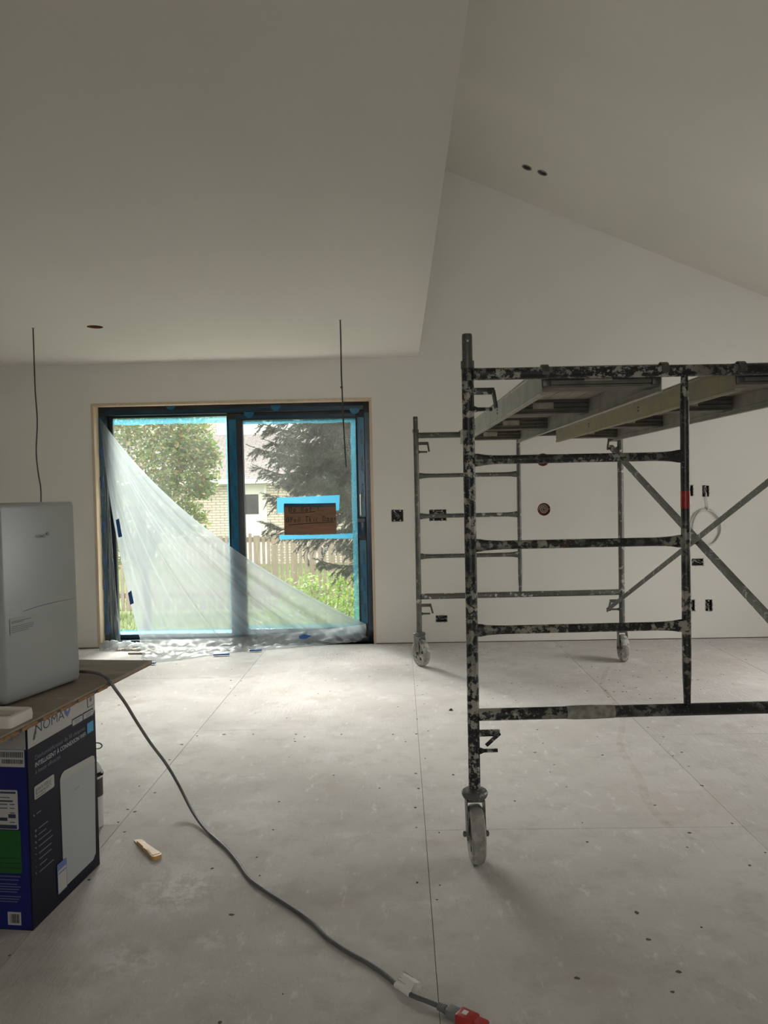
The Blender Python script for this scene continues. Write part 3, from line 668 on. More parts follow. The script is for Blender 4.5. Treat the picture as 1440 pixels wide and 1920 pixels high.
def lock(par, a, b, z, s, mat, ang):
    """gravity lock: bar, hinged drop arm; and the pin below it"""
    MB().box(S(a + s*.056, b, z), (.074, .007, .024), RS, .002).build('lock_bar', mat, par)
    M3 = RS @ Matrix.Rotation(s*ang, 3, 'Y'); c = S(a + s*.088, b - .008, z - .002)
    MB().box(c + M3 @ Vector((0, 0, -.028)), (.014, .006, .066), M3, .002).build('drop_arm', mat, par)
    MB().tube([S(a + s*.02, b, z - .063), S(a + s*.026, b, z - .063), S(a + s*.034, b, z - .063), S(a + s*.084, b, z - .063)], [.013, .011, .0072, .0068], 10).build('lock_pin', mat, par)
for b, m_, hi in ((0, 'scaffold_dark', True), (SD, 'scaffold_grey', False)):
    for a, s in ((0, 1), (SW, -1)):
        po = bar('post', S(a, b, ZP0), S(a, b, ZP1), .0212, m_)
        MB().lathe([(.0235, 0), (.0235, .026), (.0182, .027), (.0182, .112), (.0165, .120), (.012, .121), (.012, .0)], S(a, b, ZP1 - .006), UZ, 20).build('coupling_pin', 'scaffold_pin', po)
        MB().lathe([(.0040, -.0187), (.0040, -.0181)], S(a, b, ZP1 + .088), UB, 12).build('pin_hole', 'carton_white', po)
        MB().lathe([(.0045, -.0222), (.0045, -.0205)], S(a, b, ZP0 + .055), UB, 10).build('pin_hole', 'rubber_black', po)
        lock(po, a, b, 1.657, s, m_ if hi else 'scaffold_pin', -.15); lock(po, a, b, .452, s, m_ if hi else 'scaffold_pin', .85 if hi and s > 0 else -.25)
    bar('top_bar', S(.018, b, ZT), S(SW-.018, b, ZT), .0212, m_)
    bar('bottom_bar', S(.018, b, ZB), S(SW-.018, b, ZB), .0218, m_)
    ip = bar('inner_post', S(SW/2, b, ZB+.02), S(SW/2, b, ZT-.016), .0158, m_, flare=1.0)
    for k in (1, 2, 3):
        z = ZB + (ZT-ZB)*k/4; mid = S(SW/4, b, z); d_ = -.010 if (hi and k == 1) else 0
        bar('rung', S(.018, b, z), S(SW/2-.012, b, z), .0155, m_, flare=1.5)
MB().lathe([(.0164, 0), (.0164, .062)], S(SW/2, 0, 1.232), UZ, 16).build('red_tape_band', 'red_tape', scf)
MB().lathe([(.0232, -.03), (.0245, 0), (.0250, .06), (.0235, .125), (.0225, .14)], S(.36, 0, ZB), UA, 14).build('plaster_blob', 'plaster_smear', scf)
# cross brace on the right side
def brace(p, q, off):
    p, q = Vector(p) + UA*off, Vector(q) + UA*off; d = (q-p).normalized(); n1 = UA; n2 = d.cross(n1).normalized()
    br = MB().prism([(0, -.016), (.003, -.016), (.003, .013), (.028, .013), (.028, .016), (0, .016)], p - d*.03, n1, n2, d*((q-p).length + .06)).build('cross_brace', 'scaffold_grey', scf, smooth=False)
    return br, (p+q)/2
e_ = SW - .062
b1, mid = brace(S(e_, SD, 1.594), S(e_, 0, .389), -.012); b2, mid2 = brace(S(e_, SD, .389), S(e_, 0, 1.594), -.046)
MB().tube([mid - UA*.042, mid + UA*.014], .007, 8).build('pivot_bolt', 'scaffold_pin', b1)
for zz, bb in ((1.594, b1), (.389, b2)): MB().lathe([(.012, -.006), (.012, .006)], S(e_-.03, SD, zz), UA, 10).build('wing_nut', 'scaffold_pin', bb)
m1 = S(e_ - .045, 0, 0).lerp(S(e_ - .045, SD, 0), .60)
# casters
def caster(a, b, ang, brake):
    c = S(a, b, 0); M3 = RZ(ang); X = lambda x, y, z: c + M3 @ Vector((x, y, z))
    off = -.018; mat = 'caster_metal'
    fk = MB()
    for s in (-1, 1):
        fk.prism([(-.030, .215), (.030, .215), (off+.028, .10), (off+.014, .082), (off-.014, .082), (off-.028, .10)], X(s*.031 - .002, 0, 0), M3 @ Vector((0, 1, 0)), (0, 0, 1), M3 @ Vector((.004, 0, 0)))
    fk.box(X(0, 0, .2185), (.066, .062, .006), M3, .002)
    f = fk.build('caster', mat, scf, smooth=False)
    MB().lathe([(.030, .221), (.042, .226), (.0465, .236), (.0465, .243), (.042, .249), (.024, .252), (.024, .256)], c, UZ, 24).build('swivel_cup', mat, f)
    ax = M3 @ Vector((1, 0, 0)); wc = X(0, off, .1005)
    MB().lathe([(.012, -.024), (.070, -.020), (.076, -.024), (.088, -.0245), (.096, -.020), (.1005, -.010), (.1005, .010), (.096, .020), (.088, .0245), (.076, .024), (.070, .020), (.012, .024)], wc, ax, 32).build('wheel', 'caster_wheel', f)
    for k in range(5):
        aa = 2*math.pi*k/5 + .4; hc = wc + M3 @ Vector((0, math.cos(aa)*.047, math.sin(aa)*.047))
        for s in (-1, 1): MB().lathe([(.013, s*.0205), (.010, s*.0228)], hc, ax, 10).build('wheel_hole', 'rubber_black', f)
    MB().tube([wc - ax*.046, wc + ax*.046], .006, 8).lathe([(.011, -.044), (.011, -.036)], wc, ax, 6).lathe([(.011, .036), (.011, .044)], wc, ax, 6).build('axle_bolt', mat, f)
    if brake:
        MB().box(X(.030, .062, .165), (.040, .045, .006), M3 @ Matrix.Rotation(-.9, 3, 'X'), .001).box(X(.030, .045, .195), (.030, .05, .006), M3, .001).build('brake_lever', mat, f)
caster(0, 0, TH, False); caster(0, SD, .55, True); caster(SW, SD, TH - .05, False); caster(SW, 0, .3, False)
# ------------------------------------------------------------------ planks on the scaffold
def plank(an, af, wd, lab, yellow):
    dv = (S(af, SD, 0) - S(an, 0, 0)); L = dv.length; d = dv.normalized(); r = Vector((d.y, -d.x, 0)); o0 = S(an, 0, 0)
    PT = lambda x, y, z: o0 + r*x + d*y + UZ*z
    zt = ZT + .030; zb = ZT - .072
    t = thing('scaffold_plank', lab, 'plank', PT(wd/2, L/2, zb), 'aluminium planks across the scaffold')
    RM = Matrix((r, d, UZ)).transposed()
    y0, y1 = .034, L - .034
    for x, s in ((0, 1), (wd, -1)):
        cm = 'plank_yellow' if (yellow and s > 0) else 'aluminium'
        # channel: web with a lip along both edges
        MB().prism([(0, zb), (s*.020, zb), (s*.020, zb+.004), (s*.004, zb+.004), (s*.004, zb+.028), (s*.0075, zb+.030), (s*.004, zb+.032), (s*.004, zt-.006), (s*.020, zt-.006), (s*.020, zt-.002), (0, zt-.002), (-s*.004, zt-.012), (0, zt-.016), (0, zb+.010), (-s*.004, zb+.006)][::s], PT(x, y0, 0), r, UZ, d*(y1-y0)).build('side_rail', cm, t, smooth=False)
        for ye, sg_ in ((0, 1), (L, -1)):       # hook over the scaffold bar
            pts = [(math.cos(a_)*.0255, math.sin(a_)*.0255) for a_ in [math.radians(200 - k*22) for k in range(10)]]
            poly = pts + [(p[0]*1.16, p[1]*1.16) for p in pts[::-1]]
            hk = MB().prism([(-sg_*p[0]*-1, p[1]) for p in poly], PT(x - .012 + s*.006, ye, ZT), d*1.0, UZ, r*.024).build('hook', 'scaffold_pin', t, smooth=False)
            MB().box(PT(x + s*.020, ye + sg_*.040, ZT - .030), (.030, .028, .030), RM, .003).build('hook_bracket', 'scaffold_pin', hk)
    # deck boards
    nb = 6; bw = (wd - .010)/nb
    for k in range(nb):
        MB().box(PT(.005 + bw*(k+.5), L/2, zt - .0065), (bw - .003, y1 - y0, .009), RM, .001, 1).build('deck_board', 'plank_deck', t, smooth=False)
    for f in (.02, .345, .665, .98):
        yy = y0 + (y1-y0)*f; yy = min(max(yy, y0 + .026), y1 - .026)
        yy = min(max(yy, y0 + .056), y1 - .056)
        prof = [(-.055, zt-.0112)]
        for kz in range(3): prof += [(-.055, zt-.0115-.020*kz), (-.055, zt-.026-.020*kz), (-.047, zt-.0275-.020*kz), (-.047, zt-.0300-.020*kz)]
        prof += [(-.055, zt-.0715), (-.055, zt-.078)]
        for kd in range(3): prof += [(-.025+.030*kd-.006, zt-.078), (-.025+.030*kd-.006, zt-.070), (-.025+.030*kd, zt-.070), (-.025+.030*kd, zt-.078)]
        prof += [(.055, zt-.078), (.055, zt-.0112)]
        cb = MB().prism(prof, PT(.0045, yy, 0), d, UZ, r*(wd-.009)).build('cross_member', 'aluminium_dark', t, smooth=False)
        MB().box(PT(wd*.48, yy - .0562, zt - .040), (.10, .0015, .030), RM, .0005, 1).build('maker_plate', 'plank_label', cb)
    for f in (.38, .40, .70, .72):
        for x, s in ((0, 1), (wd, -1)): pass
    for f in (.36, .68):
        for dz in (.040, .056):
            MB().box(PT(-.001, y0 + (y1-y0)*f, zb + dz), (.003, .010, .008), RM).build('rail_slot', 'rubber_black', t, smooth=False)
    return t
plank(.263, .329, .428, 'bare aluminium plank on the scaffold nearest its left uprights', False)
plank(.955, 1.038, .425, 'plank with yellow-stained side rail on the right of the scaffold', True)
# ------------------------------------------------------------------ carton, board, appliance
CN = Vector((-1.141, 2.305, 0)); CE = Vector((.0995, .99504, 0)); CNn = Vector((.99504, -.0995, 0)); CL, CD, CHt = .422, .33, .628
ct = thing('appliance_carton', 'blue and white printed appliance carton under the plywood board', 'carton', CN - CNn*CD/2 + CE*CL/2)
UPZ = Vector((0, 0, 1))
MB().prism([(0, 0), (CL, 0), (CL, CD), (0, CD)], CN, CE, -CNn, UPZ*CHt).build('carton_body', 'carton_navy', ct, smooth=False)
o_ = CN + CNn*.0002
def fr_(name, mat, poly, t=.0006, lift=0, par=ct): return MB().prism(poly, o_ + CNn*lift, CE, UPZ, CNn*t).build(name, mat, par, smooth=False)
sd = fr_('front_print', 'carton_navy', [(0.002, .004), (CL-.002, .004), (CL-.002, CHt-.002), (.002, CHt-.002)], .0006)
fr_('front_print', 'carton_white', [(0.004, .556), (CL*.62, .556), (CL*.62+.012, .549), (.405, .543), (.412, .556), (CL-.003, .560), (CL-.003, CHt-.003), (.004, CHt-.003)], .0006, .0008)
L2 = .0018
mb = text(MB(), 'NOMA', o_ + CNn*L2 + CE*.045 + UPZ*.589, CE, UPZ, .044, .168, -.004); mb.prism([(.030, .575), (.040, .575), (.056, .62), (.050, .62)], o_ + CNn*L2, CE, UPZ, CNn*.0002)
mb.build('lettering', 'print_navy', sd, smooth=False)
fr_('pin_logo', 'print_pin', [(.233 + .019*math.cos(a), .611 + .015*math.sin(a)) for a in [math.radians(-40 + 26*k) for k in range(11)]] + [(.233, .588)], .0004, L2, sd)
fr_('pin_logo', 'carton_white', [(.233 + .007*math.cos(a*.5236), .612 + .005*math.sin(a*.5236)) for a in range(12)], .0004, L2 + .0006, sd)
for a0, a1 in ((.262, .326), (.336, .402)):
    fr_('badge', 'print_navy', rrect(a0-.003, a1+.003, .544, .571, .003), .0004, L2, sd); fr_('badge', 'carton_white', rrect(a0, a1, .548, .566, .003), .0004, L2 + .0006, sd)
    mb = MB()
    for k, z in enumerate((.560, .554)): rect(mb, o_ + CNn*(L2+.0012), CE, UPZ, a0+.014, a1-.006-.012*k, z-.0012, z+.0012, CNn, .0002)
    mb.build('fine_print', 'print_dim', sd, smooth=False)
fr_('badge', 'print_navy', rrect(.365, .409, .580, .620, .003), .0004, L2, sd); fr_('badge', 'carton_white', rrect(.3675, .4065, .5825, .6175, .003), .0004, L2+.0006, sd)
fr_('badge', 'print_dim', [(.387 + .008*math.cos(k*.628), .604 + .008*math.sin(k*.628)) for k in range(10)], .0003, L2+.0012, sd)
fr_('badge', 'print_cyan', rrect(.359, .402, .490, .526, .002), .0004, L2, sd)
mb = MB(); text(mb, 'Déshumidificateur de 50 chopines', o_ + CNn*L2 + CE*.039 + UPZ*.511, CE, UPZ, .019, .305); text(mb, 'à haute efficacité', o_ + CNn*L2 + CE*.038 + UPZ*.467, CE, UPZ, .019, .143)
mb.build('lettering', 'print_dim', sd, smooth=False)
text(MB(), 'INTELLIGENT À CONNEXION WiFi', o_ + CNn*L2 + CE*.038 + UPZ*.488, CE, UPZ, .020, .31, .008).build('lettering', 'print_pale', sd, smooth=False)
fr_('sticker', 'carton_white', rrect(.028, .140, .390, .431, .006), .0005, L2, sd)
mb = MB(); text(mb, "Jusqu'à 1500 pi²", o_ + CNn*(L2+.0008) + CE*.034 + UPZ*.414, CE, UPZ, .015, .09); text(mb, '50 chopines/23,7 L', o_ + CNn*(L2+.0008) + CE*.034 + UPZ*.402, CE, UPZ, .013, .09)
rect(mb, o_ + CNn*(L2+.0008), CE, UPZ, .034, .09, .395, .3965, CNn, .0002); mb.build('lettering', 'ink_black', sd, smooth=False)
un = [(.178, .040), (.372, .040), (.391, .055), (.4045, .385), (.400, .399), (.386, .405), (.200, .418), (.184, .412), (.174, .398)]
pu = fr_('unit_picture', 'print_unit', un, .0005, L2, sd)
fr_('unit_picture', 'carton_white', [(.174, .392), (.4045, .380), (.400, .399), (.386, .405), (.200, .418), (.184, .412)], .0003, L2+.0006, sd)
text(MB(), 'NOMA', o_ + CNn*(L2+.0008) + CE*.262 + UPZ*.328, CE, UPZ, .010, .030).build('lettering', 'print_dim', sd, smooth=False)
fr_('phone_picture', 'print_pin', rrect(.139, .196, .036, .134, .005), .0004, L2+.0012, sd); fr_('phone_picture', 'carton_white', rrect(.142, .193, .039, .112, .004), .0003, L2+.0018, sd)
fr_('phone_picture', 'print_pin', [(.144, .100), (.191, .100), (.191, .104), (.144, .104)], .0003, L2+.0024, sd)
mb = MB()
for (a0, a1, z) in ((.044, .097, .296), (.043, .086, .277), (.042, .115, .259), (.043, .122, .240), (.042, .113, .219), (.043, .112, .200), (.045, .085, .181), (.041, .122, .161), (.036, .06, .345)):
    rect(mb, o_ + CNn*L2, CE, UPZ, a0, a1, z-.0016, z+.0016, CNn, .0002)
for k, z in enumerate((.295, .279, .260, .243, .224, .205, .185, .166, .345)):
    mb.prism([(.029 - .0008*k + .0045*math.cos(j*1.047+k), z + .005*math.sin(j*1.047+k*.7)) for j in range(6)], o_ + CNn*L2, CE, UPZ, CNn*.0002)
mb.build('feature_list', 'print_dim', sd, smooth=False)
# left (blue) face
o_ = CN - CE*.0002; LE, LN = -CNn, -CE
def lf_(name, mat, poly, lift=0, par=None): return MB().prism(poly, o_ + LN*lift, LE, UPZ, LN*.0005).build(name, mat, par or ct, smooth=False)
sf = lf_('side_print', 'carton_blue', [(.003, .003), (CD-.003, .003), (CD-.003, CHt-.003), (.003, CHt-.003)])
lf_('side_print', 'carton_grey', [(.003, .556), (CD-.003, .556), (CD-.003, CHt-.003), (.003, CHt-.003)], .0008)
lf_('badge', 'print_dim', rrect(.045, .083, .585, .606, .003), .0014, sf); lf_('badge', 'carton_grey', rrect(.047, .081, .587, .604, .003), .002, sf)
lf_('label', 'carton_white', rrect(.008, .088, .503, .555, .002), .0014, sf)
mb = MB(); q = random.Random(2)
for z0_, z1_ in ((.532, .549), (.513, .526)):
    a = .012
    while a < .083: w_ = q.uniform(.0008, .003); rect(mb, o_ + LN*.002, LE, UPZ, a, a+w_, z0_, z1_, LN, .0002); a += w_ + q.uniform(.0008, .0022)
mb.build('barcode', 'ink_black', sf, smooth=False)
lf_('label', 'carton_white', rrect(.034, .150, .311, .432, .004), .0014, sf)
mb = MB()
for z, a0, a1, hh in ((.424, .04, .09, .003), (.409, .06, .1, .0012), (.398, .05, .1, .0025), (.388, .045, .06, .0015), (.388, .068, .1, .0015), (.376, .045, .06, .0012), (.376, .068, .1, .0012), (.362, .045, .06, .0012), (.352, .042, .066, .006), (.342, .069, .12, .005), (.333, .045, .062, .0012), (.319, .039, .14, .006)):
    rect(mb, o_ + LN*.002, LE, UPZ, a0, a1, z-hh, z+hh, LN, .0002)
mb.build('fine_print', 'print_navy', sf, smooth=False)
lf_('green_panel', 'print_green', rrect(.028, .160, .176, .308, .004), .0014, sf)
mb = MB()
for k, z in enumerate((.222, .207, .192)): rect(mb, o_ + LN*.002, LE, UPZ, .032, .15, z-.001, z+.001, LN, .0002)
mb.build('fine_print', 'ink_black', sf, smooth=False)
mb = MB()
for k, z in enumerate((.166, .155, .142, .134, .126, .118, .104, .096, .088)): rect(mb, o_ + LN*.0014, LE, UPZ, .034 + .006*(k % 3), .12, z-.0015, z+.0015, LN, .0002)
mb.build('fine_print', 'print_slate', sf, smooth=False)
lf_('label', 'carton_white', rrect(.036, .079, .016, .056, .001), .0014, sf)
mb = MB(); a = .042
while a < .072: w_ = q.uniform(.001, .004); rect(mb, o_ + LN*.002, LE, UPZ, a, a+w_, .022, .050, LN, .0002); a += w_ + q.uniform(.001, .003)
mb.build('barcode', 'ink_black', sf, smooth=False)
# board
BA, BB = Vector((-1.150, 2.02, 0)), Vector((-1.016, 3.111, 0)); bd = (BB-BA).normalized(); bn = Vector((-bd.y, bd.x, 0)); BLn = (BB-BA).length
BT = .630
bo = thing('plywood_board', 'weathered plywood board resting on the printed carton', 'board', BA + bn*.35 + bd*BLn/2 + UPZ*BT)
MB().prism([(0, 0), (BLn, 0), (BLn-.01, .72), (0, .72)], BA + UPZ*(BT+.006), bd, bn, UPZ*.012).build('top_ply', 'plywood_top', bo, smooth=False)
MB().prism([(.0, .002), (BLn-.001, .002), (BLn-.012, .70), (0, .70)], BA + UPZ*(BT+.0), bd, bn, UPZ*.006).build('core_ply', 'plywood_edge', bo, smooth=False)
for f0, f1 in ((.06, .185), (.20, .272), (.298, .365), (.385, .462), (.483, .575), (.598, .66)):
    MB().prism([(BLn*f0, -.004), (BLn*f1, -.005), (BLn*f1-.003, .02), (BLn*f0+.003, .02)], BA + UPZ*(BT+.001), bd, bn, UPZ*.011).build('edge_strip', 'plywood_edge', bo, smooth=False)
MB().prism([(BLn*.05, -.0015), (BLn*.665, -.002), (BLn*.665, .02), (BLn*.05, .02)], BA + UPZ*(BT+.0022), bd, bn, UPZ*.0092).build('dark_groove', 'dark_gap', bo, smooth=False)
# appliance
U0 = Vector((-1.275, 2.40, 0)); ue = (Vector((-1.167, 2.777, 0)) - U0).normalized(); un_ = Vector((ue.y, -ue.x, 0))
ap = thing('dehumidifier', 'tall glossy grey-white dehumidifier standing on the plywood board', 'dehumidifier', U0 + ue*.21 - un_*.13 + UPZ*.648)
def rpoly(a0, a1, b0, b1, r): return rrect(a0, a1, b0, b1, r, 6)
A0, A1, DP = .022, .398, .25
pts = rpoly(A0, A1, -DP, 0, .022); n = len(pts); mb = MB(); vs = []; rows = [(.655, .012), (.660, .004), (.672, .001), (.70, 0), (1.285, .003), (1.296, .005), (1.300, .010)]
for z, ins in rows:
    cx, cy = (A0+A1)/2, -DP/2
    for a, b in pts: vs.append(U0 + ue*(cx + (a-cx)*(1-ins/.19)) + un_*(cy + (b-cy)*(1-ins/.125)) + UPZ*z)
mb.add(vs, [(i*n+k, i*n+(k+1) % n, (i+1)*n+(k+1) % n, (i+1)*n+k) for i in range(len(rows)-1) for k in range(n)] + [tuple(range(n))[::-1], tuple(range((len(rows)-1)*n, len(rows)*n))])
mb.build('housing', 'plastic_unit', ap, angle=50)
for a in (.06, .36):
    for b in (-.04, -.21): MB().lathe([(.012, .6486), (.014, .651), (.014, .657)], U0 + ue*a + un_*b, UPZ, 12).build('foot', 'rubber_black', ap)
uo = U0 + un_*.0008
text(MB(), 'NOMA', uo + ue*.186 + UPZ*1.180, ue, UPZ, .016, .050, .004).prism([(.246 + .006*math.cos(k*.785), 1.192 + .006*math.sin(k*.785)) for k in range(8)], uo, ue, UPZ, un_*.0003).build('lettering', 'plastic_unit_grey', ap, smooth=False)
mb = MB(); ps = catmull([uo + ue*a + UPZ*z for a, z in ((.12, .944), (.19, .951), (.26, .953), (.33, .953), (.372, .952))], 6); mb.tube(ps, .0009, 5); mb.build('seam', 'plastic_unit_grey', ap)
MB().prism(rrect(.060, .172, .876, .928, .003), uo, ue, UPZ, un_*.0003).build('sticker', 'plastic_unit', ap, smooth=False)
mb = MB()
for k, (a1, z) in enumerate(((.155, .918), (.12, .914), (.165, .902), (.165, .896), (.16, .890), (.14, .884))): rect(mb, uo + un_*.0005, ue, UPZ, .065, a1, z-.0011, z+.0011, un_, .0002)
mb.build('fine_print', 'print_dim', ap, smooth=False)
# small white plastic tray on the board
q0 = Vector((-1.20, 2.278, .648)); tu, tv = Vector((.84, .5, 0)).normalized(), Vector((-.5, .84, 0)).normalized()
tu, tv = bd, bn
tq = BA + bd*.19 + bn*.012
tr = thing('plastic_tray', 'small cream plastic tray with a raised rim at the board edge', 'tray', tq + UPZ*.648)
pts = rrect(0, .115, 0, .17, .012, 4); n = len(pts); vs = []; rows = [(.6485, 0), (.664, -.001), (.680, .001), (.683, .006), (.6825, .012), (.672, .014)]
for z, ins in rows:
    for a, b in pts: vs.append(tq + tu*(.0575 + (a-.0575)*(1-ins/.0575)) + tv*(.085 + (b-.085)*(1-ins/.085)) + UPZ*z)
MB().add(vs, [(i*n+k, i*n+(k+1) % n, (i+1)*n+(k+1) % n, (i+1)*n+k) for i in range(len(rows)-1) for k in range(n)] + [tuple(range(n))[::-1], tuple(range((len(rows)-1)*n, len(rows)*n))]).build('tray_body', 'plastic_cream', tr)
MB().prism([(.040, .02), (.050, .02), (.050, .16), (.040, .16)], tq + UPZ*.6725, tu, tv, UPZ*.008).build('divider', 'plastic_cream', tr, smooth=False)
# ------------------------------------------------------------------ extinguisher behind the carton
EX = Vector((-1.249, 3.045, 0)); ex = thing('fire_extinguisher', 'small white extinguisher with grey ring behind the carton', 'extinguisher', EX)
MB().lathe([(.036, 0), (.040, .004), (.040, .21), (.037, .232), (.028, .250), (.016, .262), (.016, .272)], EX, UPZ, 28).build('cylinder', 'bottle_white', ex)
MB().lathe([(.0405, 0), (.0412, .002), (.0412, .014), (.0405, .016)], EX + UPZ*.205, UPZ, 28).build('strap', 'rubber_black', ex)
MB().box(EX + Vector((.044, -.012, .217)), (.014, .03, .010), RZ(.3), .003).build('strap_clip', 'rubber_black', ex)
MB().lathe([(.0403, 0), (.0407, .001), (.0407, .07), (.0403, .071)], EX + UPZ*.125, UPZ, 28).build('label_band', 'wire_dark', ex)
MB().lathe([(.016, .270), (.018, .274), (.018, .305), (.012, .310)], EX, UPZ, 16).build('valve', 'metal_grey', ex)
MB().box(EX + Vector((.012, -.02, .300)), (.016, .07, .010), RZ(.4), .003).build('lever', 'metal_grey', ex)
MB().tube([EX + Vector((.030 + .019*math.cos(a), -.012, .327 + .012*math.sin(a))) for a in [k*.4 for k in range(17)]], .0026, 6).build('pull_ring', 'metal_grey', ex)
# ------------------------------------------------------------------ cord
cd = thing('power_cord', 'grey power cord running from the board across the floor', 'cord', at(480, 1660, Z=0))
cp = [(150, 1259, .656), (168, 1260, .659), (188, 1264, .664), (204, 1275, .662), (216, 1292, .60), (236, 1320, .50), (256, 1353, .39), (282, 1393, .27), (312, 1433, .165), (336, 1474, .085), (360, 1520, .03), (386, 1556, .009), (424, 1591, .007), (446, 1617, .007), (466, 1646, .007), (500, 1672, .007), (545, 1701, .007), (584, 1729, .007), (612, 1757, .007), (648, 1782, .007), (690, 1806, .007), (722, 1828, .007), (748, 1850, .009), (772, 1866, .011), (800, 1877, .012), (826, 1888, .012)]
cpts = catmull([at(a, b, Z=z) for a, b, z in cp], 6)
MB().tube(cpts, .0062, 10).build('cord', 'cord_grey', cd)
tA, tB = at(742, 1846, Z=.012), at(768, 1863, Z=.014)
MB().grid([[tA, tA.lerp(tB, .5), tB], [tA + Vector((.014, .022, .014)), tA.lerp(tB, .5) + Vector((.014, .020, .018)), tB + Vector((.014, .016, .018))], [tA + Vector((.022, .032, .010)), tA.lerp(tB, .5) + Vector((.026, .030, .014)), tB + Vector((.028, .026, .012))]]).tube([tA, tB], .0078, 10).build('paper_tag', 'tag_paper', cd)
mb = MB()
for k in range(4):
    a_ = tA + Vector((.006 + .005*k, .009 + .006*k, .0075 + .0035*k)); mb.tube([a_, a_ + (tB-tA)*.7], .0007, 4)
mb.build('tag_print', 'print_dim', cd)
pA, pB = at(822, 1887, Z=.013), at(905, 1924, Z=.013); pd = (pB-pA).normalized(); pR = Matrix((pd, Vector((-pd.y, pd.x, 0)), UPZ)).transposed(); pp = lambda x: pA + pd*x
bt = MB()
for k in range(4): bt.lathe([(.0095, .004*k*1.5), (.0095 + .0006*k, .004*k*1.5 + .0035)], pA, pd, 14)
bt.lathe([(.008, 0), (.0095, .03)], pA, pd, 14).build('strain_relief', 'plug_grey', cd)
MB().box(pp(.044), (.034, .030, .024), pR, .005).build('plug_body', 'plug_grey', cd)
pr = MB().box(pp(.084), (.052, .040, .030), pR, .006).build('plug_cap', 'plug_red', cd)
MB().box(pp(.122), (.034, .030, .024), pR, .005).build('plug_nose', 'plug_red', cd)
MB().box(pp(.078) + UPZ*.0145, (.014, .016, .003), pR, .001).build('indicator', 'tag_paper', pr)
# ------------------------------------------------------------------ small things on the floor
ha, hb = at(262, 1582, Z=0), at(296, 1611, Z=0); hd_ = (hb-ha).normalized(); hn = Vector((-hd_.y, hd_.x, 0)); hl = (hb-ha).length
sc_ = thing('scraper', 'short tan wooden scraper handle lying on the floor', 'scraper', ha)
MB().prism([(-.004, -.010), (hl*.36, -.010), (hl*.40, -.016), (hl*.46, -.014), (hl*.60, -.012), (hl*.96, -.020), (hl*1.02, -.012), (hl*1.02, .012), (hl*.95, .018), (hl*.5, .012), (hl*.3, .010), (-.004, .010)], ha + UPZ*.001, hd_, hn, UPZ*.013).build('handle', 'wood_tan', sc_, smooth=False)
MB().prism([(hl*.55, -.009), (hl*.93, -.014), (hl*.93, .013), (hl*.58, .008)], ha + UPZ*.014, hd_, hn, UPZ*.0015).build('inlay', 'wood_tan', sc_, smooth=False)
MB().prism([(-.034, -.009), (-.004, -.010), (-.004, .010), (-.028, .012)], ha + UPZ*.001, hd_, hn, UPZ*.004).build('blade_stub', 'wood_tan', sc_, smooth=False)
c = at(845, 1332, Z=0)
tag(MB().add([c + Vector(v) for v in ((-.012, -.008, .001), (.014, -.004, .001), (.010, .010, .001), (-.008, .006, .001), (-.004, -.002, .010), (.007, .001, .012))], [(0, 1, 2, 3), (0, 1, 5, 4), (1, 2, 5), (2, 3, 4, 5), (3, 0, 4)]).build('plaster_chip', 'wire_dark', None, smooth=False), 'small dark chip on the floor left of the near scaffold post', 'chip')
for (px, py, L, wd, a, lab) in ((255, 1219, .34, .05, -.10, 'pale thin wood offcut on floor at the left foot of the door'), (270, 1226, .26, .035, -.05, 'narrow wood offcut on floor in front of the longer offcut')):
    q_ = at(px, py, Z=0); tag(MB().box(q_ + UPZ*.0085, (L, wd, .012), RZ(a), .001, 1).build('wood_offcut', 'pine', None), lab, 'wood offcut', 'wood offcuts by the patio door')
# ------------------------------------------------------------------ outside
GZ = -1.0
struct(MB().b(-30, 30, W + .26, 45, GZ - .2, GZ).build('ground', 'lawn'), 'green lawn outside the patio door', 'lawn')
struct(MB().b(-7.0, 3.5, W + .26, 8.1, -.25, -.12).build('patio', 'bounce_slab', None), 'pale concrete slab added outside the door to bounce daylight indoors', 'patio')  # unseen pale slab, added to bounce daylight up onto the ceiling
struct(MB().b(-3.0, .2, W + .245, W + .40, -.119, -.02).build('trim_1', 'house_white'), 'pale sill ledge outside the door', 'sill')
def leafcloud(mb, pts, size, q):
    for p in pts:
        a, b = q.uniform(0, 6.28), q.uniform(-1, 1); d = Vector((math.cos(a)*math.sqrt(1-b*b*.7), math.sin(a)*math.sqrt(1-b*b*.7), b*.8)); n_ = d.cross(Vector((q.gauss(0, 1), q.gauss(0, 1), q.gauss(0, 1)))).normalized(); u_ = d.cross(n_).normalized()
        s = size*q.uniform(.6, 1.25); p = Vector(p)
        mb.add([p, p + d*s*.5 + n_*s*.28 + u_*s*.06, p + d*s, p + d*s*.5 - n_*s*.28 + u_*s*.06], [(0, 1, 2), (0, 2, 3)])
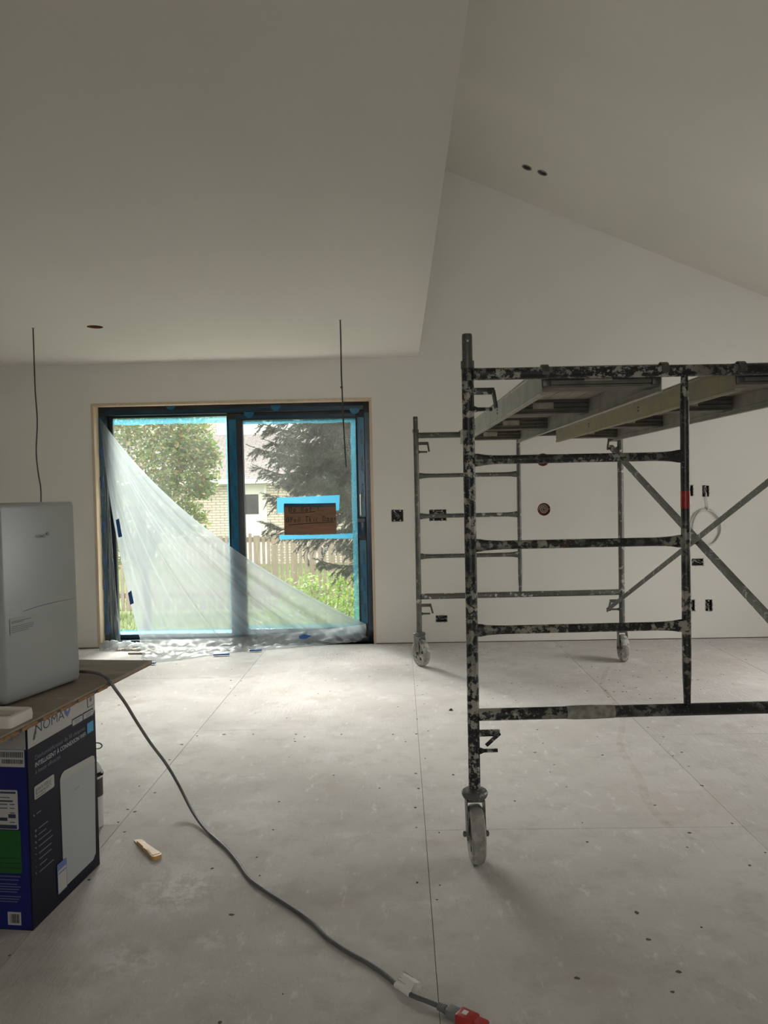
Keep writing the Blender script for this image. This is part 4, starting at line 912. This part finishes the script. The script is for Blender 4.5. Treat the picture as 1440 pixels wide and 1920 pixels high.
# leafy tree
q = random.Random(21); TB = Vector((-3.75, 11.2, GZ))
tt_ = thing('leafy_tree', 'sunlit leafy green tree outside the left pane', 'tree', TB)
blobs = [((-3.6, 11, 1.75), .75), ((-4.3, 11.2, 2.0), .85), ((-3.25, 11.1, 2.35), .62), ((-3.0, 10.9, 1.75), .52), ((-3.9, 11.0, 2.7), .8), ((-3.35, 11.0, 1.2), .52), ((-4.2, 11.0, 1.1), .8), ((-3.05, 11.1, 2.1), .40), ((-4.6, 11.2, 2.6), .9), ((-2.72, 10.9, 1.85), .22), ((-2.80, 11, 1.45), .24), ((-3.0, 11, .95), .28), ((-3.35, 11.1, 2.9), .5), ((-4.9, 11.2, 1.4), .8), ((-3.7, 11.1, .55), .5)]
mb = MB(); pts = []
for (c, r) in blobs:
    for k in range(int(2400*r)):
        v = Vector((q.gauss(0, 1), q.gauss(0, 1), q.gauss(0, 1))).normalized()*r*(q.random()**.4); pts.append(Vector(c) + Vector((v.x, v.y*.8, v.z)))
leafcloud(mb, pts, .072, q); fo = mb.build('foliage', 'leaf_tree', tt_, smooth=False); fo['kind'] = 'stuff'
MB().tube(catmull([TB, TB + Vector((.05, 0, .8)), TB + Vector((0, -.1, 1.7)), TB + Vector((.1, -.1, 2.6))], 5), [.07 - .0026*k for k in range(16)], 10).build('trunk', 'bark', tt_)
for (c, r) in blobs[:9]: MB().tube(catmull([TB + Vector((.03, -.05, 1.1)), TB.lerp(Vector(c), .55) + Vector((0, 0, .5)), Vector(c)], 5), [.028 - .002*k for k in range(11)], 6).build('branch', 'bark', tt_)
# spruce
q = random.Random(8); SPB = Vector((-.10, 9.3, GZ))
sp_ = thing('spruce_tree', 'dark spruce with drooping boughs outside the right pane', 'tree', SPB)
MB().tube([SPB, SPB + UPZ*3, SPB + UPZ*7.5], [.16, .12, .03], 12).build('trunk', 'bark', sp_)
nb_ = MB(); bw_ = MB()
def twig(p, d, L):
    bw_.tube([p, p + d*L], [.004, .0015], 4, caps=False)
    nn = int(L/.0058)
    for k in range(nn):
        f = (k + q.random())/nn; a = q.uniform(0, 6.283)
        s1 = d.cross(Vector((.3, .2, 1))).normalized(); s2 = d.cross(s1)
        o = (s1*math.cos(a) + s2*math.sin(a))*.8 + d*.55; o.normalize(); b0 = p + d*L*f; ln = q.uniform(.028, .042)
        wv = d.cross(o).normalized()*.0052
        nb_.add([b0 - wv, b0 + wv, b0 + o*ln], [(0, 1, 2)])
def bough(z, ang, L, droop):
    base = SPB + UPZ*(z - GZ); out = Vector((math.cos(ang), math.sin(ang), 0)); pts = []
    for k in range(9):
        f = k/8; pts.append(base + out*L*f + UPZ*(-droop*L*math.sin(f*1.9) + .12*L*f*f*1.2))
    bw_.tube(pts, [.018*(1-.85*k/8) + .002 for k in range(9)], 5)
    side = out.cross(UPZ)
    n_ = int(L*44)
    for k in range(n_):
        f = .12 + .88*(k + q.random())/n_; i = min(int(f*8), 7); g = f*8 - i; p = pts[i].lerp(pts[i+1], g); t = (pts[i+1]-pts[i]).normalized()
        s = 1 if k % 2 else -1
        d = (t*q.uniform(.5, 1.0) + side*s*q.uniform(.3, 1.0) + UPZ*q.uniform(-.95, .15)).normalized(); ll = (.30*(1-f) + .14)*q.uniform(.7, 1.3)*min(1, L)
        twig(p, d, ll)
        for m_ in range(3):
            g2 = q.uniform(.3, .9); twig(p + d*ll*g2, (d + side*q.uniform(-.9, .9) + UPZ*q.uniform(-.7, .1)).normalized(), ll*.45)
    twig(pts[-1], (pts[-1]-pts[-2]).normalized(), .12)
boughs = [(.55, 195, .85), (.62, 160, .6), (.75, 225, .75), (1.02, 178, 1.48), (1.10, 250, .8), (1.18, 215, .9), (1.30, 150, .7), (1.52, 190, 1.25), (1.55, 230, 1.0), (1.60, 262, .9), (1.72, 170, 1.62), (1.78, 205, 1.35), (1.84, 240, 1.05), (1.95, 182, 1.60), (2.0, 215, 1.35), (2.08, 160, 1.4), (2.12, 255, 1.0), (2.2, 195, 1.5), (2.28, 228, 1.25), (2.38, 175, 1.55), (2.45, 208, 1.4), (2.55, 245, 1.1), (2.62, 188, 1.45), (2.75, 220, 1.3), (2.85, 170, 1.4), (2.95, 200, 1.35), (3.1, 235, 1.1), (3.2, 182, 1.3), (3.4, 210, 1.2), (.85, 280, .8), (1.4, 290, .8), (2.0, 300, .8), (2.6, 290, .8), (2.3, 140, 1.3), (1.45, 135, 1.0), (.7, 120, .8), (3.0, 150, 1.2), (1.9, 90, 1.0), (2.5, 30, 1.0), (1.2, 20, .8), (3.3, 60, .9), (2.9, 330, .9)]
q2 = random.Random(77); boughs += [(q2.uniform(1.35, 3.6), q2.uniform(165, 262), q2.uniform(.9, 1.55)) for _ in range(30)]
for z, a, L in boughs: bough(z, math.radians(a), L, .22)
nb_.build('needles', 'needles', sp_, smooth=False)['kind'] = 'stuff'; bw_.build('boughs', 'bark', sp_)['kind'] = 'stuff'
# bush
q = random.Random(31); BC = at(610, 1130, Y=10.6); BC.z = GZ
bu = thing('green_bush', 'bright green leafy bush in front of the fence', 'bush', BC); pts = []; st = MB()
for (dx, dy, z, r) in ((-.35, 0, -.15, .36), (0, .1, -.2, .42), (.35, 0, -.15, .38), (-.55, .1, -.45, .38), (.1, -.1, -.5, .55), (.55, .1, -.35, .42), (-.2, 0, .02, .18), (.22, 0, .08, .16), (.5, .05, .12, .14), (-.85, .1, -.6, .35)):
    c = Vector((BC.x + dx, BC.y + dy, z))
    for k in range(int(1500*r*r)+60):
        v = Vector((q.gauss(0, 1), q.gauss(0, 1), q.gauss(0, 1))).normalized()*r*(q.random()**.45); pts.append(c + v)
    st.tube([BC + Vector((dx*.2, 0, 0)), c], [.012, .004], 5)
mb = MB(); leafcloud(mb, pts, .062, q); mb.build('foliage', 'leaf_bush', bu, smooth=False)['kind'] = 'stuff'; st.build('stems', 'bark', bu)['kind'] = 'stuff'
# fence
FY = 15.0; fe = thing('picket_fence', 'grey weathered wooden picket fence behind the bush', 'fence', (-2.5, FY, GZ))
for z in (.40, -.65): MB().b(-9.5, 2.0, FY + .025, FY + .07, z - .05, z + .05).build('rail', 'fence_wood', fe, smooth=False)
q = random.Random(4); meshes = {}
x = -9.0; k = 0
pat = (('wide', .125), ('narrow', .058), ('narrow', .058))
ref = at(517, 1010, Y=FY).x; x = ref - .0625 - .36*17
while x < 1.8:
    for nm, wd in pat:
        h_ = .50 + q.uniform(-.02, .03) + (.10 if (nm == 'narrow' and q.random() < .04) else 0)
        MB().b(x, x + wd, FY - (.012 if nm == 'wide' else 0), FY + .022 - (.012 if nm == 'wide' else 0), GZ + .05, h_, .002).build('picket', 'fence_wood', fe, smooth=False)
        x += wd + .040 + q.uniform(-.006, .006)
# tall grass tufts along the fence
q = random.Random(12); mb = MB()
for k in range(9000):
    p = Vector((q.uniform(-8, 1.5), q.choice((q.uniform(11.5, 14.9), q.uniform(15.2, 24))), GZ)); h_ = q.uniform(.05, .16); a = q.uniform(0, 6.28); w_ = Vector((math.cos(a), math.sin(a), 0))*.008
    mb.add([p - w_, p + w_, p + Vector((q.gauss(0, .03), q.gauss(0, .03), h_))], [(0, 1, 2)])
tag(mb.build('grass', 'grass_blade', None, smooth=False), 'loose green grass blades around the picket fence', 'grass', kind='stuff')
# house
HY = 25.0; ho = thing('brick_house', 'cream brick house with a grey shingle roof beyond the fence', 'house', (-4, HY, GZ))
uvw = lambda v: (v.x, v.z)
ez = 1.62
dx0, dx1 = at(459, 960, Y=HY).x - .55, at(495, 960, Y=HY).x; dz1 = at(470, 913, Y=HY).z
MB().b(-14, dx0, HY, HY + .2, GZ, ez).b(dx1, 6, HY, HY + .2, GZ, ez).b(dx0, dx1, HY, HY + .2, dz1, ez).build('brick_wall', 'brick_cream', ho, smooth=False, uvf=uvw)
dr = MB().b(dx0, dx1, HY + .05, HY + .12, GZ, dz1).build('house_door', 'house_white', ho, smooth=False)
wz0, wz1 = at(470, 964, Y=HY).z, at(470, 927, Y=HY).z
MB().b(dx0 + .15, at(484, 940, Y=HY).x, HY + .03, HY + .06, wz0, wz1).build('pane', 'house_window', dr, smooth=False)
MB().b(dx1, dx1 + .10, HY - .02, HY, GZ, dz1 + .08).b(dx0, dx1, HY - .02, HY, dz1, dz1 + .08).build('door_trim', 'house_white', ho, smooth=False)
MB().b(-14, 6, HY - .45, HY - .35, ez - .02, ez + .14).b(-14, 6, HY - .35, HY, ez - .02, ez + .02).build('gutter', 'house_white', ho, smooth=False)
rz1 = at(500, 812, Y=HY + 2.6).z
MB().add([(-14, HY - .40, ez + .12), (6, HY - .40, ez + .12), (6, HY + 2.6, rz1), (-14, HY + 2.6, rz1), (-14, HY - .40, ez + .06), (6, HY - .40, ez + .06), (6, HY + 2.6, rz1 - .08), (-14, HY + 2.6, rz1 - .08)], [(0, 1, 2, 3), (4, 5, 6, 7), (0, 1, 5, 4)]).build('roof', 'shingle', ho, smooth=False, uvf=lambda v: (v.x, (v.y - HY)*1.25))
UY = HY + 2.6
MB().b(-16, 6, UY, UY + .2, rz1 - .2, 9).build('upper_wall', 'brick_cream', ho, smooth=False, uvf=uvw)
fa_ = at(470, 812, Y=UY); MB().b(fa_.x - 1.2, 6, UY - .06, UY, rz1 - .1, rz1 + .32).build('fascia', 'house_white', ho, smooth=False)
w1, w2 = at(456, 806, Y=UY), at(489, 770, Y=UY); wn = MB().b(w1.x - .2, w2.x, UY - .05, UY - .01, w1.z, w2.z + 1).build('upper_window', 'house_window', ho, smooth=False)
MB().b(w1.x - .3, w2.x + .08, UY - .08, UY - .05, w1.z - .08, w1.z).build('window_sill', 'house_white', wn, smooth=False)
tyc = at(590, 1042, Y=23.6); tyc.z = GZ + .34
ty = thing('tyre', 'dark tyre leaning by the house, glimpsed through the pickets', 'tyre', (tyc.x, 23.6, GZ))
MB().lathe([(.23, -.09), (.32, -.095), (.34, -.06), (.34, .06), (.32, .095), (.23, .09), (.23, -.09)], tyc, (.35, -1, .1), 28, False).build('tread', 'tyre', ty)
MB().lathe([(.228, -.03), (.10, -.05), (0, -.05)], tyc, (.35, -1, .1), 24).build('hub', 'house_white', ty)
